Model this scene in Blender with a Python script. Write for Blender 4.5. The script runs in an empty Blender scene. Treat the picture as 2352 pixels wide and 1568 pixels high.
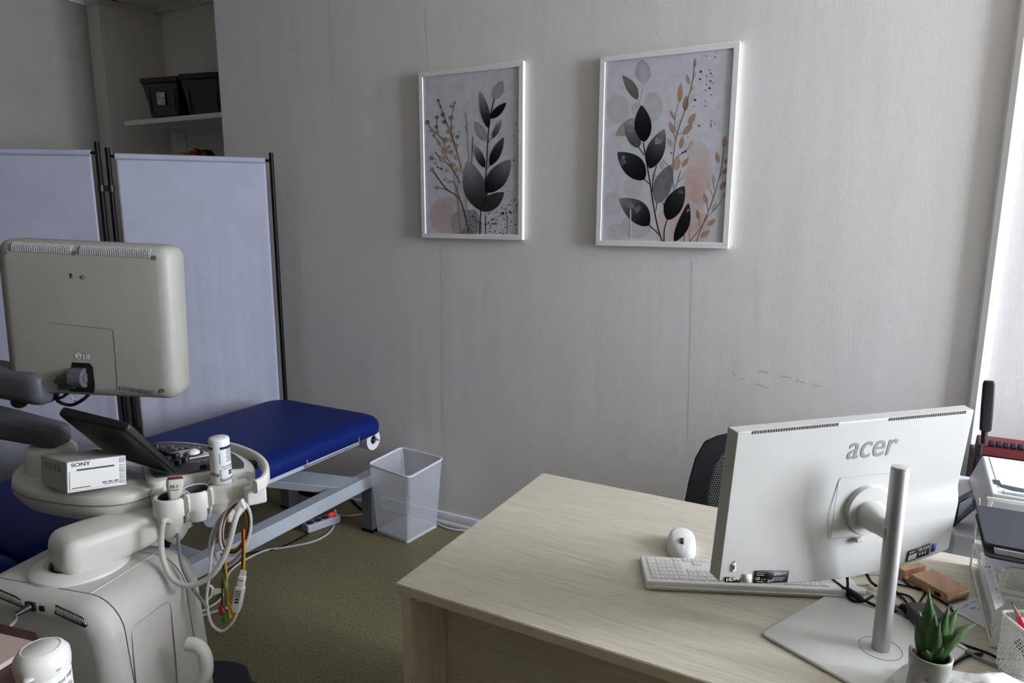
import bpy, bmesh, math, random
from mathutils import Vector, Matrix
random.seed(7)
S = bpy.context.scene
COL = S.collection
PI = math.pi
rad = math.radians

# ------------------------------------------------------------------ camera
F_PX = 1560.84
YAW, PITCH, ROLL = -0.493476, 0.181783, 0.002597
_f = Vector((math.sin(YAW)*math.cos(PITCH), math.cos(YAW)*math.cos(PITCH), -math.sin(PITCH)))
_r0 = Vector((math.cos(YAW), -math.sin(YAW), 0)); _u0 = _r0.cross(_f)
_r = _r0*math.cos(ROLL) + _u0*math.sin(ROLL); _u = _r.cross(_f)
EYE = Vector((0, 0, 1.5))
cam = bpy.data.objects.new('camera', bpy.data.cameras.new('camera'))
COL.objects.link(cam)
cam.data.sensor_width = 36; cam.data.lens = F_PX/2352*36
cam.data.clip_start = 0.05; cam.data.clip_end = 60
cam.matrix_world = Matrix(((_r.x, _u.x, -_f.x, EYE.x), (_r.y, _u.y, -_f.y, EYE.y), (_r.z, _u.z, -_f.z, EYE.z), (0, 0, 0, 1)))
S.camera = cam

# survey helpers: where the sight line through a spot of the photograph meets a known surface of the room
def sight(x, y): return _r*((x-1176)/F_PX) - _u*((y-784)/F_PX) + _f
def U(x, y, z):
    d = sight(x, y); return EYE + d*((z-EYE.z)/d.z)
def V(x, y, Y):
    d = sight(x, y); return EYE + d*((Y-EYE.y)/d.y)
def XX(x, y, X):
    d = sight(x, y); return EYE + d*((X-EYE.x)/d.x)
def T(x, y, t): return EYE + sight(x, y)*t
def PP(x, y, P, n):
    d = sight(x, y); return EYE + d*((P-EYE).dot(n)/d.dot(n))
def proj(P):
    d = P-EYE; k = d.dot(_f); return (1176+F_PX*d.dot(_r)/k, 784-F_PX*d.dot(_u)/k)

# ------------------------------------------------------------------ materials
def lin(c):
    c = c/255.0
    return c/12.92 if c <= 0.04045 else ((c+0.055)/1.055)**2.4
MATS = {}
def nd(nt, t, **kw):
    n = nt.nodes.new(t)
    for k, v in kw.items(): setattr(n, k, v)
    return n
def M(name, rgb, rough=0.5, metal=0.0, var=0.04, vscale=6.0, bump=0.0, bscale=300.0, stretch=(1, 1, 1), spec=0.5, emit=None, alpha_t=None):
    if name in MATS: return MATS[name]
    m = bpy.data.materials.new(name); m.use_nodes = True
    nt = m.node_tree; b = nt.nodes['Principled BSDF']
    tc = nd(nt, 'ShaderNodeTexCoord'); mp = nd(nt, 'ShaderNodeMapping'); mp.inputs['Scale'].default_value = stretch
    nt.links.new(tc.outputs['Object'], mp.inputs['Vector'])
    no = nd(nt, 'ShaderNodeTexNoise'); no.inputs['Scale'].default_value = vscale; no.inputs['Detail'].default_value = 3
    nt.links.new(mp.outputs[0], no.inputs['Vector'])
    c = [lin(v) for v in rgb]
    cr = nd(nt, 'ShaderNodeValToRGB')
    cr.color_ramp.elements[0].position = 0.3; cr.color_ramp.elements[1].position = 0.7
    cr.color_ramp.elements[0].color = [v*(1-var) for v in c]+[1]
    cr.color_ramp.elements[1].color = [min(1, v*(1+var)) for v in c]+[1]
    nt.links.new(no.outputs['Fac'], cr.inputs['Fac']); nt.links.new(cr.outputs['Color'], b.inputs['Base Color'])
    b.inputs['Roughness'].default_value = rough; b.inputs['Metallic'].default_value = metal
    b.inputs['Specular IOR Level'].default_value = spec
    if bump:
        n2 = nd(nt, 'ShaderNodeTexNoise'); n2.inputs['Scale'].default_value = bscale; n2.inputs['Detail'].default_value = 2
        nt.links.new(mp.outputs[0], n2.inputs['Vector'])
        bp = nd(nt, 'ShaderNodeBump'); bp.inputs['Strength'].default_value = bump; bp.inputs['Distance'].default_value = 0.002
        nt.links.new(n2.outputs['Fac'], bp.inputs['Height']); nt.links.new(bp.outputs[0], b.inputs['Normal'])
    if emit:
        b.inputs['Emission Color'].default_value = [lin(v) for v in rgb]+[1]; b.inputs['Emission Strength'].default_value = emit
    MATS[name] = m
    return m

def mesh_mat(name, rgb, pitch, hole, rough=0.45, metal=0.0, squash=1.0):
    """perforated sheet: staggered round holes, UV in metres"""
    m = M(name, rgb, rough, metal)
    nt = m.node_tree; b = nt.nodes['Principled BSDF']; out = nt.nodes['Material Output']
    uv = nd(nt, 'ShaderNodeUVMap'); sp = nd(nt, 'ShaderNodeSeparateXYZ'); nt.links.new(uv.outputs[0], sp.inputs[0])
    def ma(op, a, c=None):
        n = nd(nt, 'ShaderNodeMath', operation=op)
        for i, v in enumerate((a, c)):
            if v is None: continue
            if isinstance(v, (int, float)): n.inputs[i].default_value = v
            else: nt.links.new(v, n.inputs[i])
        return n.outputs[0]
    vv = ma('DIVIDE', sp.outputs[1], pitch*0.866*squash); row = ma('FLOOR', vv)
    off = ma('MULTIPLY', ma('MODULO', ma('ABSOLUTE', row), 2.0), 0.5)
    uu = ma('ADD', ma('DIVIDE', sp.outputs[0], pitch), off)
    du = ma('SUBTRACT', ma('FRACT', ma('ADD', uu, 100.0)), 0.5); dv = ma('SUBTRACT', ma('FRACT', vv), 0.5)
    d2 = ma('ADD', ma('MULTIPLY', du, du), ma('MULTIPLY', dv, dv))
    h = ma('LESS_THAN', d2, hole*hole)
    tr = nd(nt, 'ShaderNodeBsdfTransparent'); mx = nd(nt, 'ShaderNodeMixShader')
    nt.links.new(h, mx.inputs[0]); nt.links.new(b.outputs[0], mx.inputs[1]); nt.links.new(tr.outputs[0], mx.inputs[2])
    nt.links.new(mx.outputs[0], out.inputs['Surface'])
    return m

def ink_mat():
    m = bpy.data.materials.new('print_ink'); m.use_nodes = True
    nt = m.node_tree; b = nt.nodes['Principled BSDF']
    at = nd(nt, 'ShaderNodeVertexColor', layer_name='Ink')
    tc = nd(nt, 'ShaderNodeTexCoord'); no = nd(nt, 'ShaderNodeTexNoise'); no.inputs['Scale'].default_value = 28; no.inputs['Detail'].default_value = 4
    nt.links.new(tc.outputs['Object'], no.inputs['Vector'])
    cr = nd(nt, 'ShaderNodeValToRGB'); cr.color_ramp.elements[0].position = .35; cr.color_ramp.elements[1].position = .72
    cr.color_ramp.elements[0].color = (.93, .93, .93, 1); cr.color_ramp.elements[1].color = (1.07, 1.07, 1.07, 1)
    nt.links.new(no.outputs['Fac'], cr.inputs['Fac'])
    mx = nd(nt, 'ShaderNodeMix', data_type='RGBA', blend_type='MULTIPLY'); mx.inputs[0].default_value = 1
    nt.links.new(at.outputs['Color'], mx.inputs[6]); nt.links.new(cr.outputs['Color'], mx.inputs[7])
    nt.links.new(mx.outputs[2], b.inputs['Base Color']); b.inputs['Roughness'].default_value = .9
    b.inputs['Specular IOR Level'].default_value = .0
    return m

def wood_mat(name, rgb, dark, axis='x', rough=0.45, scale=1.0):
    m = bpy.data.materials.new(name); m.use_nodes = True
    nt = m.node_tree; b = nt.nodes['Principled BSDF']
    tc = nd(nt, 'ShaderNodeTexCoord'); mp = nd(nt, 'ShaderNodeMapping')
    st = {'x': (3.2, 72, 72), 'y': (72, 3.2, 72), 'z': (72, 72, 3.2)}[axis]
    mp.inputs['Scale'].default_value = [v*scale for v in st]
    nt.links.new(tc.outputs['Object'], mp.inputs['Vector'])
    n1 = nd(nt, 'ShaderNodeTexNoise'); n1.inputs['Scale'].default_value = 1.0; n1.inputs['Detail'].default_value = 4; n1.inputs['Distortion'].default_value = .6
    n2 = nd(nt, 'ShaderNodeTexNoise'); n2.inputs['Scale'].default_value = 4.5; n2.inputs['Detail'].default_value = 3
    nt.links.new(mp.outputs[0], n1.inputs['Vector']); nt.links.new(mp.outputs[0], n2.inputs['Vector'])
    ad = nd(nt, 'ShaderNodeMath', operation='ADD'); nt.links.new(n1.outputs['Fac'], ad.inputs[0])
    mu = nd(nt, 'ShaderNodeMath', operation='MULTIPLY'); mu.inputs[1].default_value = .7; nt.links.new(n2.outputs['Fac'], mu.inputs[0]); nt.links.new(mu.outputs[0], ad.inputs[1])
    cr = nd(nt, 'ShaderNodeValToRGB'); cr.color_ramp.elements[0].position = .62; cr.color_ramp.elements[1].position = 1.02
    cr.color_ramp.elements[0].color = [lin(v) for v in dark]+[1]; cr.color_ramp.elements[1].color = [lin(v) for v in rgb]+[1]
    nt.links.new(ad.outputs[0], cr.inputs['Fac']); nt.links.new(cr.outputs['Color'], b.inputs['Base Color'])
    bp = nd(nt, 'ShaderNodeBump'); bp.inputs['Strength'].default_value = .15; bp.inputs['Distance'].default_value = .001
    nt.links.new(ad.outputs[0], bp.inputs['Height']); nt.links.new(bp.outputs[0], b.inputs['Normal'])
    b.inputs['Roughness'].default_value = rough
    return m

def floor_mat():
    m = bpy.data.materials.new('linoleum'); m.use_nodes = True
    nt = m.node_tree; b = nt.nodes['Principled BSDF']
    tc = nd(nt, 'ShaderNodeTexCoord')
    n1 = nd(nt, 'ShaderNodeTexNoise'); n1.inputs['Scale'].default_value = 110; n1.inputs['Detail'].default_value = 3
    n2 = nd(nt, 'ShaderNodeTexNoise'); n2.inputs['Scale'].default_value = 2.2
    nt.links.new(tc.outputs['Object'], n1.inputs['Vector']); nt.links.new(tc.outputs['Object'], n2.inputs['Vector'])
    cr = nd(nt, 'ShaderNodeValToRGB'); e = cr.color_ramp.elements
    e[0].position = .3; e[0].color = (lin(88), lin(80), lin(56), 1)
    e[1].position = .72; e[1].color = (lin(168), lin(156), lin(122), 1)
    x = e.new(.42); x.color = (lin(132), lin(122), lin(92), 1)
    x = e.new(.6); x.color = (lin(138), lin(128), lin(98), 1)
    nt.links.new(n1.outputs['Fac'], cr.inputs['Fac'])
    mx = nd(nt, 'ShaderNodeMix', data_type='RGBA', blend_type='MULTIPLY'); mx.inputs[0].default_value = .25
    nt.links.new(cr.outputs['Color'], mx.inputs[6]); nt.links.new(n2.outputs['Fac'], mx.inputs[7])
    nt.links.new(mx.outputs[2], b.inputs['Base Color']); b.inputs['Roughness'].default_value = .55
    b.inputs['Specular IOR Level'].default_value = .3
    return m

def wall_mat():
    m = M('wallpaper', (227, 223, 219), .7, 0, var=.015, vscale=1.5, spec=.3)
    nt = m.node_tree; b = nt.nodes['Principled BSDF']
    tc = nd(nt, 'ShaderNodeTexCoord'); mp = nd(nt, 'ShaderNodeMapping'); mp.inputs['Scale'].default_value = (150, 150, 60)
    nt.links.new(tc.outputs['Object'], mp.inputs['Vector'])
    n2 = nd(nt, 'ShaderNodeTexNoise'); n2.inputs['Scale'].default_value = 1; n2.inputs['Detail'].default_value = 4; n2.inputs['Roughness'].default_value = .65
    nt.links.new(mp.outputs[0], n2.inputs['Vector'])
    mp2 = nd(nt, 'ShaderNodeMapping'); mp2.inputs['Scale'].default_value = (12, 12, 1.4); nt.links.new(tc.outputs['Object'], mp2.inputs['Vector'])
    n3 = nd(nt, 'ShaderNodeTexNoise'); n3.inputs['Scale'].default_value = 1; n3.inputs['Detail'].default_value = 1
    nt.links.new(mp2.outputs[0], n3.inputs['Vector'])
    bp = nd(nt, 'ShaderNodeBump'); bp.inputs['Strength'].default_value = .20; bp.inputs['Distance'].default_value = .003
    b2 = nd(nt, 'ShaderNodeBump'); b2.inputs['Strength'].default_value = .12; b2.inputs['Distance'].default_value = .01
    nt.links.new(n3.outputs['Fac'], b2.inputs['Height']); nt.links.new(b2.outputs[0], bp.inputs['Normal'])
    nt.links.new(n2.outputs['Fac'], bp.inputs['Height']); nt.links.new(bp.outputs[0], b.inputs['Normal'])
    return m

WALL = wall_mat()
FLOOR = floor_mat()
INK = ink_mat()
WHITE = M('white_plastic', (226, 225, 220), .42)
WARMW = M('warm_white_plastic', (222, 220, 210), .45, bump=.05, bscale=900)
CREAM = M('cream_white_casing', (164, 162, 152), .5, bump=.04, bscale=1200)
KEYW = M('key_white', (232, 231, 227), .5)
LGREY = M('light_grey_plastic', (176, 177, 178), .45)
MGREY = M('mid_grey_plastic', (112, 113, 116), .5)
DGREY = M('dark_grey_plastic', (84, 85, 88), .5, bump=.05, bscale=900)
CHAR = M('charcoal_plastic', (52, 52, 54), .5)
BLACK = M('black_plastic', (22, 22, 23), .45)
RUBBER = M('black_rubber', (12, 12, 12), .6, spec=.25)
BLKFAB = M('black_fabric', (20, 21, 23), .85, bump=.4, bscale=700)
STEEL = M('brushed_aluminium', (176, 176, 174), .5, .75, var=.03, vscale=40, stretch=(1, 1, .05))
PAINTM = M('grey_painted_metal', (178, 184, 192), .4)
BLKMET = M('black_metal_tube', (12, 12, 13), .45, spec=.2)
BLUE = M('blue_vinyl', (9, 30, 96), .5, bump=.1, bscale=500, spec=.16)
CLOTH = M('white_screen_cloth', (168, 170, 184), .9, bump=.2, bscale=600)
FRAMEW = M('white_frame', (236, 235, 231), .4)
PAPER = M('white_paper', (224, 224, 228), .8)
CABLEW = M('white_cable', (206, 204, 198), .5)
CABLEG = M('grey_cable', (120, 120, 122), .5)
RED = M('red_plastic', (150, 20, 26), .4)
DRED = M('dark_red', (104, 22, 22), .5)
YEL = M('yellow_wire', (216, 168, 20), .45)
GRN = M('green_wire', (52, 128, 40), .45)
BRN = M('brown_wire', (84, 30, 20), .45)
ORG = M('orange_wire', (206, 120, 60), .45)
NAVY = M('navy_print', (18, 32, 52), .5)
INKK = M('black_print', (16, 16, 18), .5)
INKG = M('grey_print', (140, 140, 140), .5)
OAK = wood_mat('pale_oak_top', (203, 196, 178), (183, 174, 155), 'x', .5, 2.2)
OAKV = wood_mat('pale_oak_upright', (198, 186, 168), (170, 154, 134), 'z', .5, 2.2)
OAKE = M('oak_edge_band', (206, 196, 174), .5, var=.05, vscale=30)
BEECH = wood_mat('beech', (204, 166, 128), (176, 134, 98), 'y', .5)
DWOOD = wood_mat('dark_table_wood', (74, 44, 36), (46, 24, 20), 'x')

# ------------------------------------------------------------------ mesh builder
class MB:
    def __init__(s): s.v = []; s.f = []; s.mi = []; s.uv = {}; s.col = {}
    def add(s, vs, fs, mi=0):
        o = len(s.v); s.v += [Vector(v) for v in vs]
        for f in fs: s.f.append([i+o for i in f]); s.mi.append(mi)
        return o
    def quad(s, a, b, c, d, mi=0, uv=None):
        s.add([a, b, c, d], [(0, 1, 2, 3)], mi)
        if uv: s.uv[len(s.f)-1] = uv
    def box(s, lo, hi, mi=0):
        (x0, y0, z0), (x1, y1, z1) = lo, hi
        s.hexa([(x0, y0, z0), (x1, y0, z0), (x1, y1, z0), (x0, y1, z0), (x0, y0, z1), (x1, y0, z1), (x1, y1, z1), (x0, y1, z1)], mi)
    def hexa(s, p, mi=0):
        s.add(p, [(3, 2, 1, 0), (4, 5, 6, 7), (0, 1, 5, 4), (1, 2, 6, 5), (2, 3, 7, 6), (3, 0, 4, 7)], mi)
    def obox(s, c, ex, ey, ez, mi=0):
        """oriented box: centre and three half-axis vectors"""
        c = Vector(c)
        s.hexa([c-ex-ey-ez, c+ex-ey-ez, c+ex+ey-ez, c-ex+ey-ez, c-ex-ey+ez, c+ex-ey+ez, c+ex+ey+ez, c-ex+ey+ez], mi)
    def prism(s, pts, vec, mi=0):
        n = len(pts); pts = [Vector(p) for p in pts]; vec = Vector(vec)
        s.add(pts+[p+vec for p in pts], [tuple(range(n-1, -1, -1)), tuple(range(n, 2*n))]+[(i, (i+1) % n, n+(i+1) % n, n+i) for i in range(n)], mi)
    def rings(s, rs, cap=True, mi=0, closed=True):
        n = len(rs[0]); o = len(s.v)
        for r in rs: s.v += [Vector(p) for p in r]
        for k in range(len(rs)-1):
            for i in range(n if closed else n-1):
                a, b = o+k*n+i, o+k*n+(i+1) % n
                s.f.append([a, b, b+n, a+n]); s.mi.append(mi)
        if cap:
            s.f.append([o+i for i in range(n-1, -1, -1)]); s.mi.append(mi)
            s.f.append([o+(len(rs)-1)*n+i for i in range(n)]); s.mi.append(mi)
    def cyl(s, a, b, r0, r1=None, n=20, mi=0, cap=True):
        a, b = Vector(a), Vector(b); r1 = r0 if r1 is None else r1
        e1, e2 = frame((b-a).normalized())
        s.rings([[p+e1*(r*math.cos(2*PI*i/n))+e2*(r*math.sin(2*PI*i/n)) for i in range(n)] for p, r in ((a, r0), (b, r1))], cap, mi)
    def lathe(s, o, prof, n=28, ax=(0, 0, 1), mi=0, cap=True):
        o = Vector(o); ax = Vector(ax).normalized(); e1, e2 = frame(ax)
        s.rings([[o+ax*h+e1*(r*math.cos(2*PI*i/n))+e2*(r*math.sin(2*PI*i/n)) for i in range(n)] for r, h in prof], cap, mi)
    def tube(s, pts, r, n=8, smooth=5, mi=0, cap=True):
        pts = [Vector(p) for p in pts]
        if smooth and len(pts) > 2: pts = catmull(pts, smooth)
        rs = []; prev = None
        for i, p in enumerate(pts):
            t = (pts[min(i+1, len(pts)-1)]-pts[max(i-1, 0)])
            if t.length < 1e-9: continue
            t.normalize()
            if prev is None: e1, e2 = frame(t)
            else:
                e1 = prev-t*prev.dot(t)
                if e1.length < 1e-6: e1, _ = frame(t)
                e1.normalize(); e2 = t.cross(e1)
            prev = e1
            rr = r(i/(len(pts)-1)) if callable(r) else r
            rs.append([p+e1*(rr*math.cos(2*PI*k/n))+e2*(rr*math.sin(2*PI*k/n)) for k in range(n)])
        s.rings(rs, cap, mi)
    def ball(s, c, rx, ry=None, rz=None, n=16, m=10, mi=0):
        c = Vector(c); ry = rx if ry is None else ry; rz = rx if rz is None else rz
        s.rings([[c+Vector((rx*math.sin(PI*j/m)*math.cos(2*PI*i/n), ry*math.sin(PI*j/m)*math.sin(2*PI*i/n), -rz*math.cos(PI*j/m))) for i in range(n)] for j in [0.05]+list(range(1, m))+[m-.05]], True, mi)

def frame(t):
    a = Vector((0, 0, 1)) if abs(t.z) < .9 else Vector((1, 0, 0))
    e1 = a.cross(t).normalized(); return e1, t.cross(e1)
def catmull(p, k):
    out = []
    q = [p[0]*2-p[1]]+list(p)+[p[-1]*2-p[-2]]
    for i in range(1, len(q)-2):
        a, b, c, d = q[i-1:i+3]
        for j in range(k):
            t = j/k
            out.append(.5*((2*b)+(c-a)*t+(2*a-5*b+4*c-d)*t*t+(3*b-a-3*c+d)*t**3))
    out.append(p[-1]); return out
def rrect(cx, cy, w, h, r, n=5):
    out = []
    for sx, sy, a0 in ((1, 1, 0), (-1, 1, 90), (-1, -1, 180), (1, -1, 270)):
        for k in range(n+1):
            a = rad(a0+90*k/n); out.append((cx+sx*(w/2-r)+r*math.cos(a), cy+sy*(h/2-r)+r*math.sin(a)))
    return out

def child(o, parent):
    o.parent = parent
    if parent is not None: o.matrix_parent_inverse = parent.matrix_basis.inverted() if parent.parent is None else Matrix.Identity(4)
def build(name, mb, mats, parent=None, bevel=0.0, seg=2, ang=35, smooth=True, sub=0, solid=0.0, label=None, recalc=True):
    me = bpy.data.meshes.new(name)
    me.from_pydata([tuple(v) for v in mb.v], [], mb.f)
    if not isinstance(mats, (list, tuple)): mats = [mats]
    for m in mats: me.materials.append(m)
    for p, i in zip(me.polygons, mb.mi): p.material_index = i
    if mb.uv:
        l = me.uv_layers.new(name='UVMap')
        for fi, uv in mb.uv.items():
            for li, c in zip(me.polygons[fi].loop_indices, uv): l.data[li].uv = c
    if mb.col:
        a = me.color_attributes.new('Ink', 'FLOAT_COLOR', 'POINT')
        for i in range(len(me.vertices)): a.data[i].color = (*mb.col.get(i, (1, 1, 1)), 1)
    if recalc:
        bm = bmesh.new(); bm.from_mesh(me); bmesh.ops.recalc_face_normals(bm, faces=bm.faces); bm.to_mesh(me); bm.free()
    if smooth:
        me.polygons.foreach_set('use_smooth', [True]*len(me.polygons))
        if sub == 0: me.set_sharp_from_angle(angle=rad(ang))
    me.update()
    o = bpy.data.objects.new(name, me); COL.objects.link(o); child(o, parent)
    if solid:
        x = o.modifiers.new('solid', 'SOLIDIFY'); x.thickness = solid; x.offset = 0
    if bevel:
        x = o.modifiers.new('bevel', 'BEVEL'); x.width = bevel; x.segments = seg; x.limit_method = 'ANGLE'; x.angle_limit = rad(30); x.harden_normals = False
    if sub:
        x = o.modifiers.new('sub', 'SUBSURF'); x.levels = x.render_levels = sub
    if label: o['label'] = label
    return o
def tag(o, label, cat, group=None):
    o['label'] = label; o['category'] = cat
    if group: o['group'] = group
    return o
def thing(name, loc, label, cat, group=None):
    o = bpy.data.objects.new(name, None); COL.objects.link(o); o.location = Vector(loc); o.empty_display_size = .05
    bpy.context.view_layer.update()
    return tag(o, label, cat, group)
def struct(name, mb, mats, parent=None, **kw):
    o = build(name, mb, mats, parent, **kw)
    if parent is None: o['kind'] = 'structure'
    return o
def text(name, body, size, o, ex, ey, mat, parent, extrude=.0003, shear=0.0, align='LEFT', wide=1.0, bold=0.0):
    cu = bpy.data.curves.new(name, 'FONT'); cu.body = body; cu.size = size; cu.extrude = extrude; cu.shear = shear; cu.align_x = align; cu.offset = bold
    tmp = bpy.data.objects.new(name+'_tmp', cu); COL.objects.link(tmp)
    dg = bpy.context.evaluated_depsgraph_get(); me = bpy.data.meshes.new_from_object(tmp.evaluated_get(dg))
    bpy.data.objects.remove(tmp); bpy.data.curves.remove(cu)
    ex = Vector(ex).normalized(); ey = Vector(ey); ey = (ey-ex*ey.dot(ex)).normalized(); ez = ex.cross(ey); o = Vector(o)
    for v in me.vertices: v.co = o+ex*(v.co.x*wide)+ey*v.co.y+ez*v.co.z
    me.materials.clear(); me.materials.append(mat); me.name = name
    ob = bpy.data.objects.new(name, me); COL.objects.link(ob); child(ob, parent)
    return ob
Z = Vector((0, 0, 1))
def P3(a, z): return Vector((a[0], a[1], z))

# ================================================================== THE ROOM
WY = 2.63          # the main wall
CZ = 2.875         # ceiling
XR = 3.0          # right wall (window side), out of frame
XL = -4.72         # left wall
NB = 3.22          # back of the alcove
b = MB(); b.box((-5.0, -1.9, -.1), (XR+.25, 3.5, 0)); struct('floor', b, FLOOR)
b = MB(); b.box((-5.0, -1.9, CZ), (XR+.25, 3.5, CZ+.1)); struct('ceiling', b, M('ceiling_panel', (222, 218, 210), .8))
NX = -3.2
b = MB(); b.box((NX, WY, 0), (XR+.25, 3.4, CZ))
# scuff strokes and wallpaper joints on the wall
def wline(p0, p1, w, mi, off=.0006):
    a, c = V(*p0, WY-off), V(*p1, WY-off); d = (c-a).normalized(); s = Vector((d.z, 0, -d.x))*(w/2)
    b.quad(a-s, c-s, c+s, a+s, mi)
for p0, p1 in (((1742, 851), (1765, 856)), ((1735, 880), (1765, 892)), ((1790, 862), (1820, 868)), ((1826, 873), (1852, 880)), ((1866, 884), (1888, 887)), ((1682, 852), (1690, 862)), ((1700, 868), (1712, 872)), ((822, 822), (832, 838)), ((728, 548), (736, 552))):
    wline(p0, p1, .0016, 1)
for p0, p1 in (((755, 0), (792, 925)), ((1590, 600), (1580, 1010)), ((1013, 560), (1018, 1160)), ((975, 20), (985, 160))):
    wline(p0, p1, .0022, 2)
struct('wall_back', b, [WALL, M('scuff', (150, 152, 156), .8), M('paper_joint', (220, 217, 210), .8)])
b = MB(); b.box((-5.0, NB, 0), (NX+.02, 3.4, CZ)); struct('wall_far', b, WALL)
b = MB()
b.prism([(-4.70, 2.865, 0), (XL, 2.72, 0), (XL, -1.9, 0), (-5.0, -1.9, 0), (-5.0, 2.865, 0)], (0, 0, CZ))
struct('wall_left', b, M('left_wall_shaded', (150, 144, 135), .75, bump=.25, bscale=120, spec=.3))  # lack of window light here is put into the darker wall colour
b = MB(); b.box((-5.0, -1.9, 0), (XR+.25, -1.6, CZ)); struct('wall_front', b, M('far_wall', (70, 66, 60), .8))
b = MB(); b.prism([(-4.45, NB+.1, 0), (-4.45, NB-.0005, 0), (-4.60, 2.885, 0), (-4.70, 2.8655, 0), (-5.0, 2.8655, 0), (-5.0, NB+.1, 0)], (0, 0, CZ)); struct('wall_side', b, WALL)
# right wall with the window
WY0, WY1, WZ0, WZ1 = 1.5, 2.6, .95, 2.85
b = MB()
b.box((XR, -1.9, 0), (XR+.25, WY0, CZ)); b.box((XR, WY1, 0), (XR+.25, 2.7, CZ))
b.box((XR, WY0, 0), (XR+.25, WY1, WZ0)); b.box((XR, WY0, WZ1), (XR+.25, WY1, CZ))
struct('wall_right', b, WALL)
b = MB()
x0, x1 = XR+.12, XR+.18
for lo, hi in (((x0, WY0, WZ0), (x1, WY1, WZ0+.06)), ((x0, WY0, WZ1-.06), (x1, WY1, WZ1)), ((x0, WY0, WZ0), (x1, WY0+.06, WZ1)), ((x0, WY1-.06, WZ0), (x1, WY1, WZ1)), ((x0, (WY0+WY1)/2-.035, WZ0), (x1, (WY0+WY1)/2+.035, WZ1))): b.box(lo, hi)
wf = struct('window_1', b, FRAMEW)
gl = bpy.data.materials.new('window_glass'); gl.use_nodes = True
nt = gl.node_tree; tr = nd(nt, 'ShaderNodeBsdfTransparent'); gs = nd(nt, 'ShaderNodeBsdfGlossy'); gs.inputs['Roughness'].default_value = .02
mx = nd(nt, 'ShaderNodeMixShader'); mx.inputs[0].default_value = .05
nt.links.new(tr.outputs[0], mx.inputs[1]); nt.links.new(gs.outputs[0], mx.inputs[2]); nt.links.new(mx.outputs[0], nt.nodes['Material Output'].inputs['Surface'])
b = MB(); b.box((x0+.025, WY0+.06, WZ0+.06), (x0+.031, WY1-.06, WZ1-.06)); build('pane', b, gl, wf)
# alcove cornice
b = MB()
b.prism([(-4.45, NB, 2.845), (-4.43, NB-.03, 2.845), (-4.58, 2.875, 2.845), (-4.70, 2.855, 2.845), (XL+.03, 2.72, 2.845), (XL+.03, 1.0, 2.845), (XL, 1.0, 2.845), (XL, 2.72, 2.845), (-4.70, 2.865, 2.845), (-4.60, 2.885, 2.845)], (0, 0, CZ-2.845))
b.box((-4.45, NB-.03, 2.845), (NX, NB, CZ))
struct('trim_2', b, M('cornice_white', (212, 214, 212), .7))
b = MB()
for a, c in (((255, 0), (327, 19)), ((370, 27), (425, 19))):
    p, q = U(*a, CZ-.002), U(*c, CZ-.002); d = (q-p).normalized(); s = Vector((-d.y, d.x, 0))*.008
    b.hexa([p-s, q-s*.3, q+s*.3, p+s]+[v+Z*.0015 for v in (p-s, q-s*.3, q+s*.3, p+s)])
struct('trim_3', b, BLACK)
# corner batten and skirting
b = MB(); b.prism([(.297, WY, .30), (.302, WY-.024, .30), (.318, WY-.028, .30), (.322, WY-.018, .30), (.334, WY-.014, .30), (.338, WY, .30)], (0, 0, CZ-.30))
struct('trim_1', b, FRAMEW)
b = MB()
b.prism([(NX, WY, 0), (NX, WY-.018, 0), (NX, WY-.018, .012), (NX, WY-.012, .02), (NX, WY-.014, .04), (NX, WY-.009, .058), (NX, WY, .06)], (XR-NX, 0, 0))
struct('baseboard_back', b, M('skirting_white', (222, 224, 230), .5))

# ================================================================== PICTURES
def picture(corners, label, fill):
    pts = [V(*c, WY) for c in corners]
    x0 = (pts[0].x+pts[3].x)/2; x1 = (pts[1].x+pts[2].x)/2; z1 = (pts[0].z+pts[1].z)/2; z0 = (pts[2].z+pts[3].z)/2
    fw, fd = .021, .022
    t = thing('picture_frame', (x0, WY, z0), label, 'picture', 'framed botanical prints on the wall')
    b = MB(); y0 = WY-fd
    O = [(x0, z0), (x1, z0), (x1, z1), (x0, z1)]; I = [(x0+fw, z0+fw), (x1-fw, z0+fw), (x1-fw, z1-fw), (x0+fw, z1-fw)]
    for i in range(4):
        a, c, d, e = O[i], O[(i+1) % 4], I[(i+1) % 4], I[i]
        b.hexa([(p[0], yy, p[1]) for yy in (y0, WY-.0005) for p in (a, c, d, e)])
    build('frame', b, FRAMEW, t, bevel=.0015)
    b = MB(); yp = WY-.0165
    todo = []
    def add(vs, cols, f, layer): todo.append((layer, len(todo), vs, cols, f))
    add([(x0+fw*.8, z0+fw*.8), (x1-fw*.8, z0+fw*.8), (x1-fw*.8, z1-fw*.8), (x0+fw*.8, z1-fw*.8)], [(.60, .60, .64)]*4, [(0, 1, 2, 3)], 0)
    lim = (x0+fw, x1-fw, z0+fw, z1-fw)
    def clampp(x, z): return (min(max(x, lim[0]), lim[1]), min(max(z, lim[2]), lim[3]))
    fill(add, clampp)
    rank = 0
    for layer, _, vs, cols, f in sorted(todo, key=lambda e: e[:2]):   # each wash of ink lies a hair over the one before
        o = b.add([Vector((v[0], yp-rank*.000003, v[1])) for v in vs], f)
        for i, c in enumerate(cols): b.col[o+i] = c
        rank += 1
    build('print', b, INK, t, smooth=False, recalc=False)
    return t
PAPERC = (.60, .60, .64)
def mixc(a, c, k): return tuple(x+(y-x)*k for x, y in zip(a, c))
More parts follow.
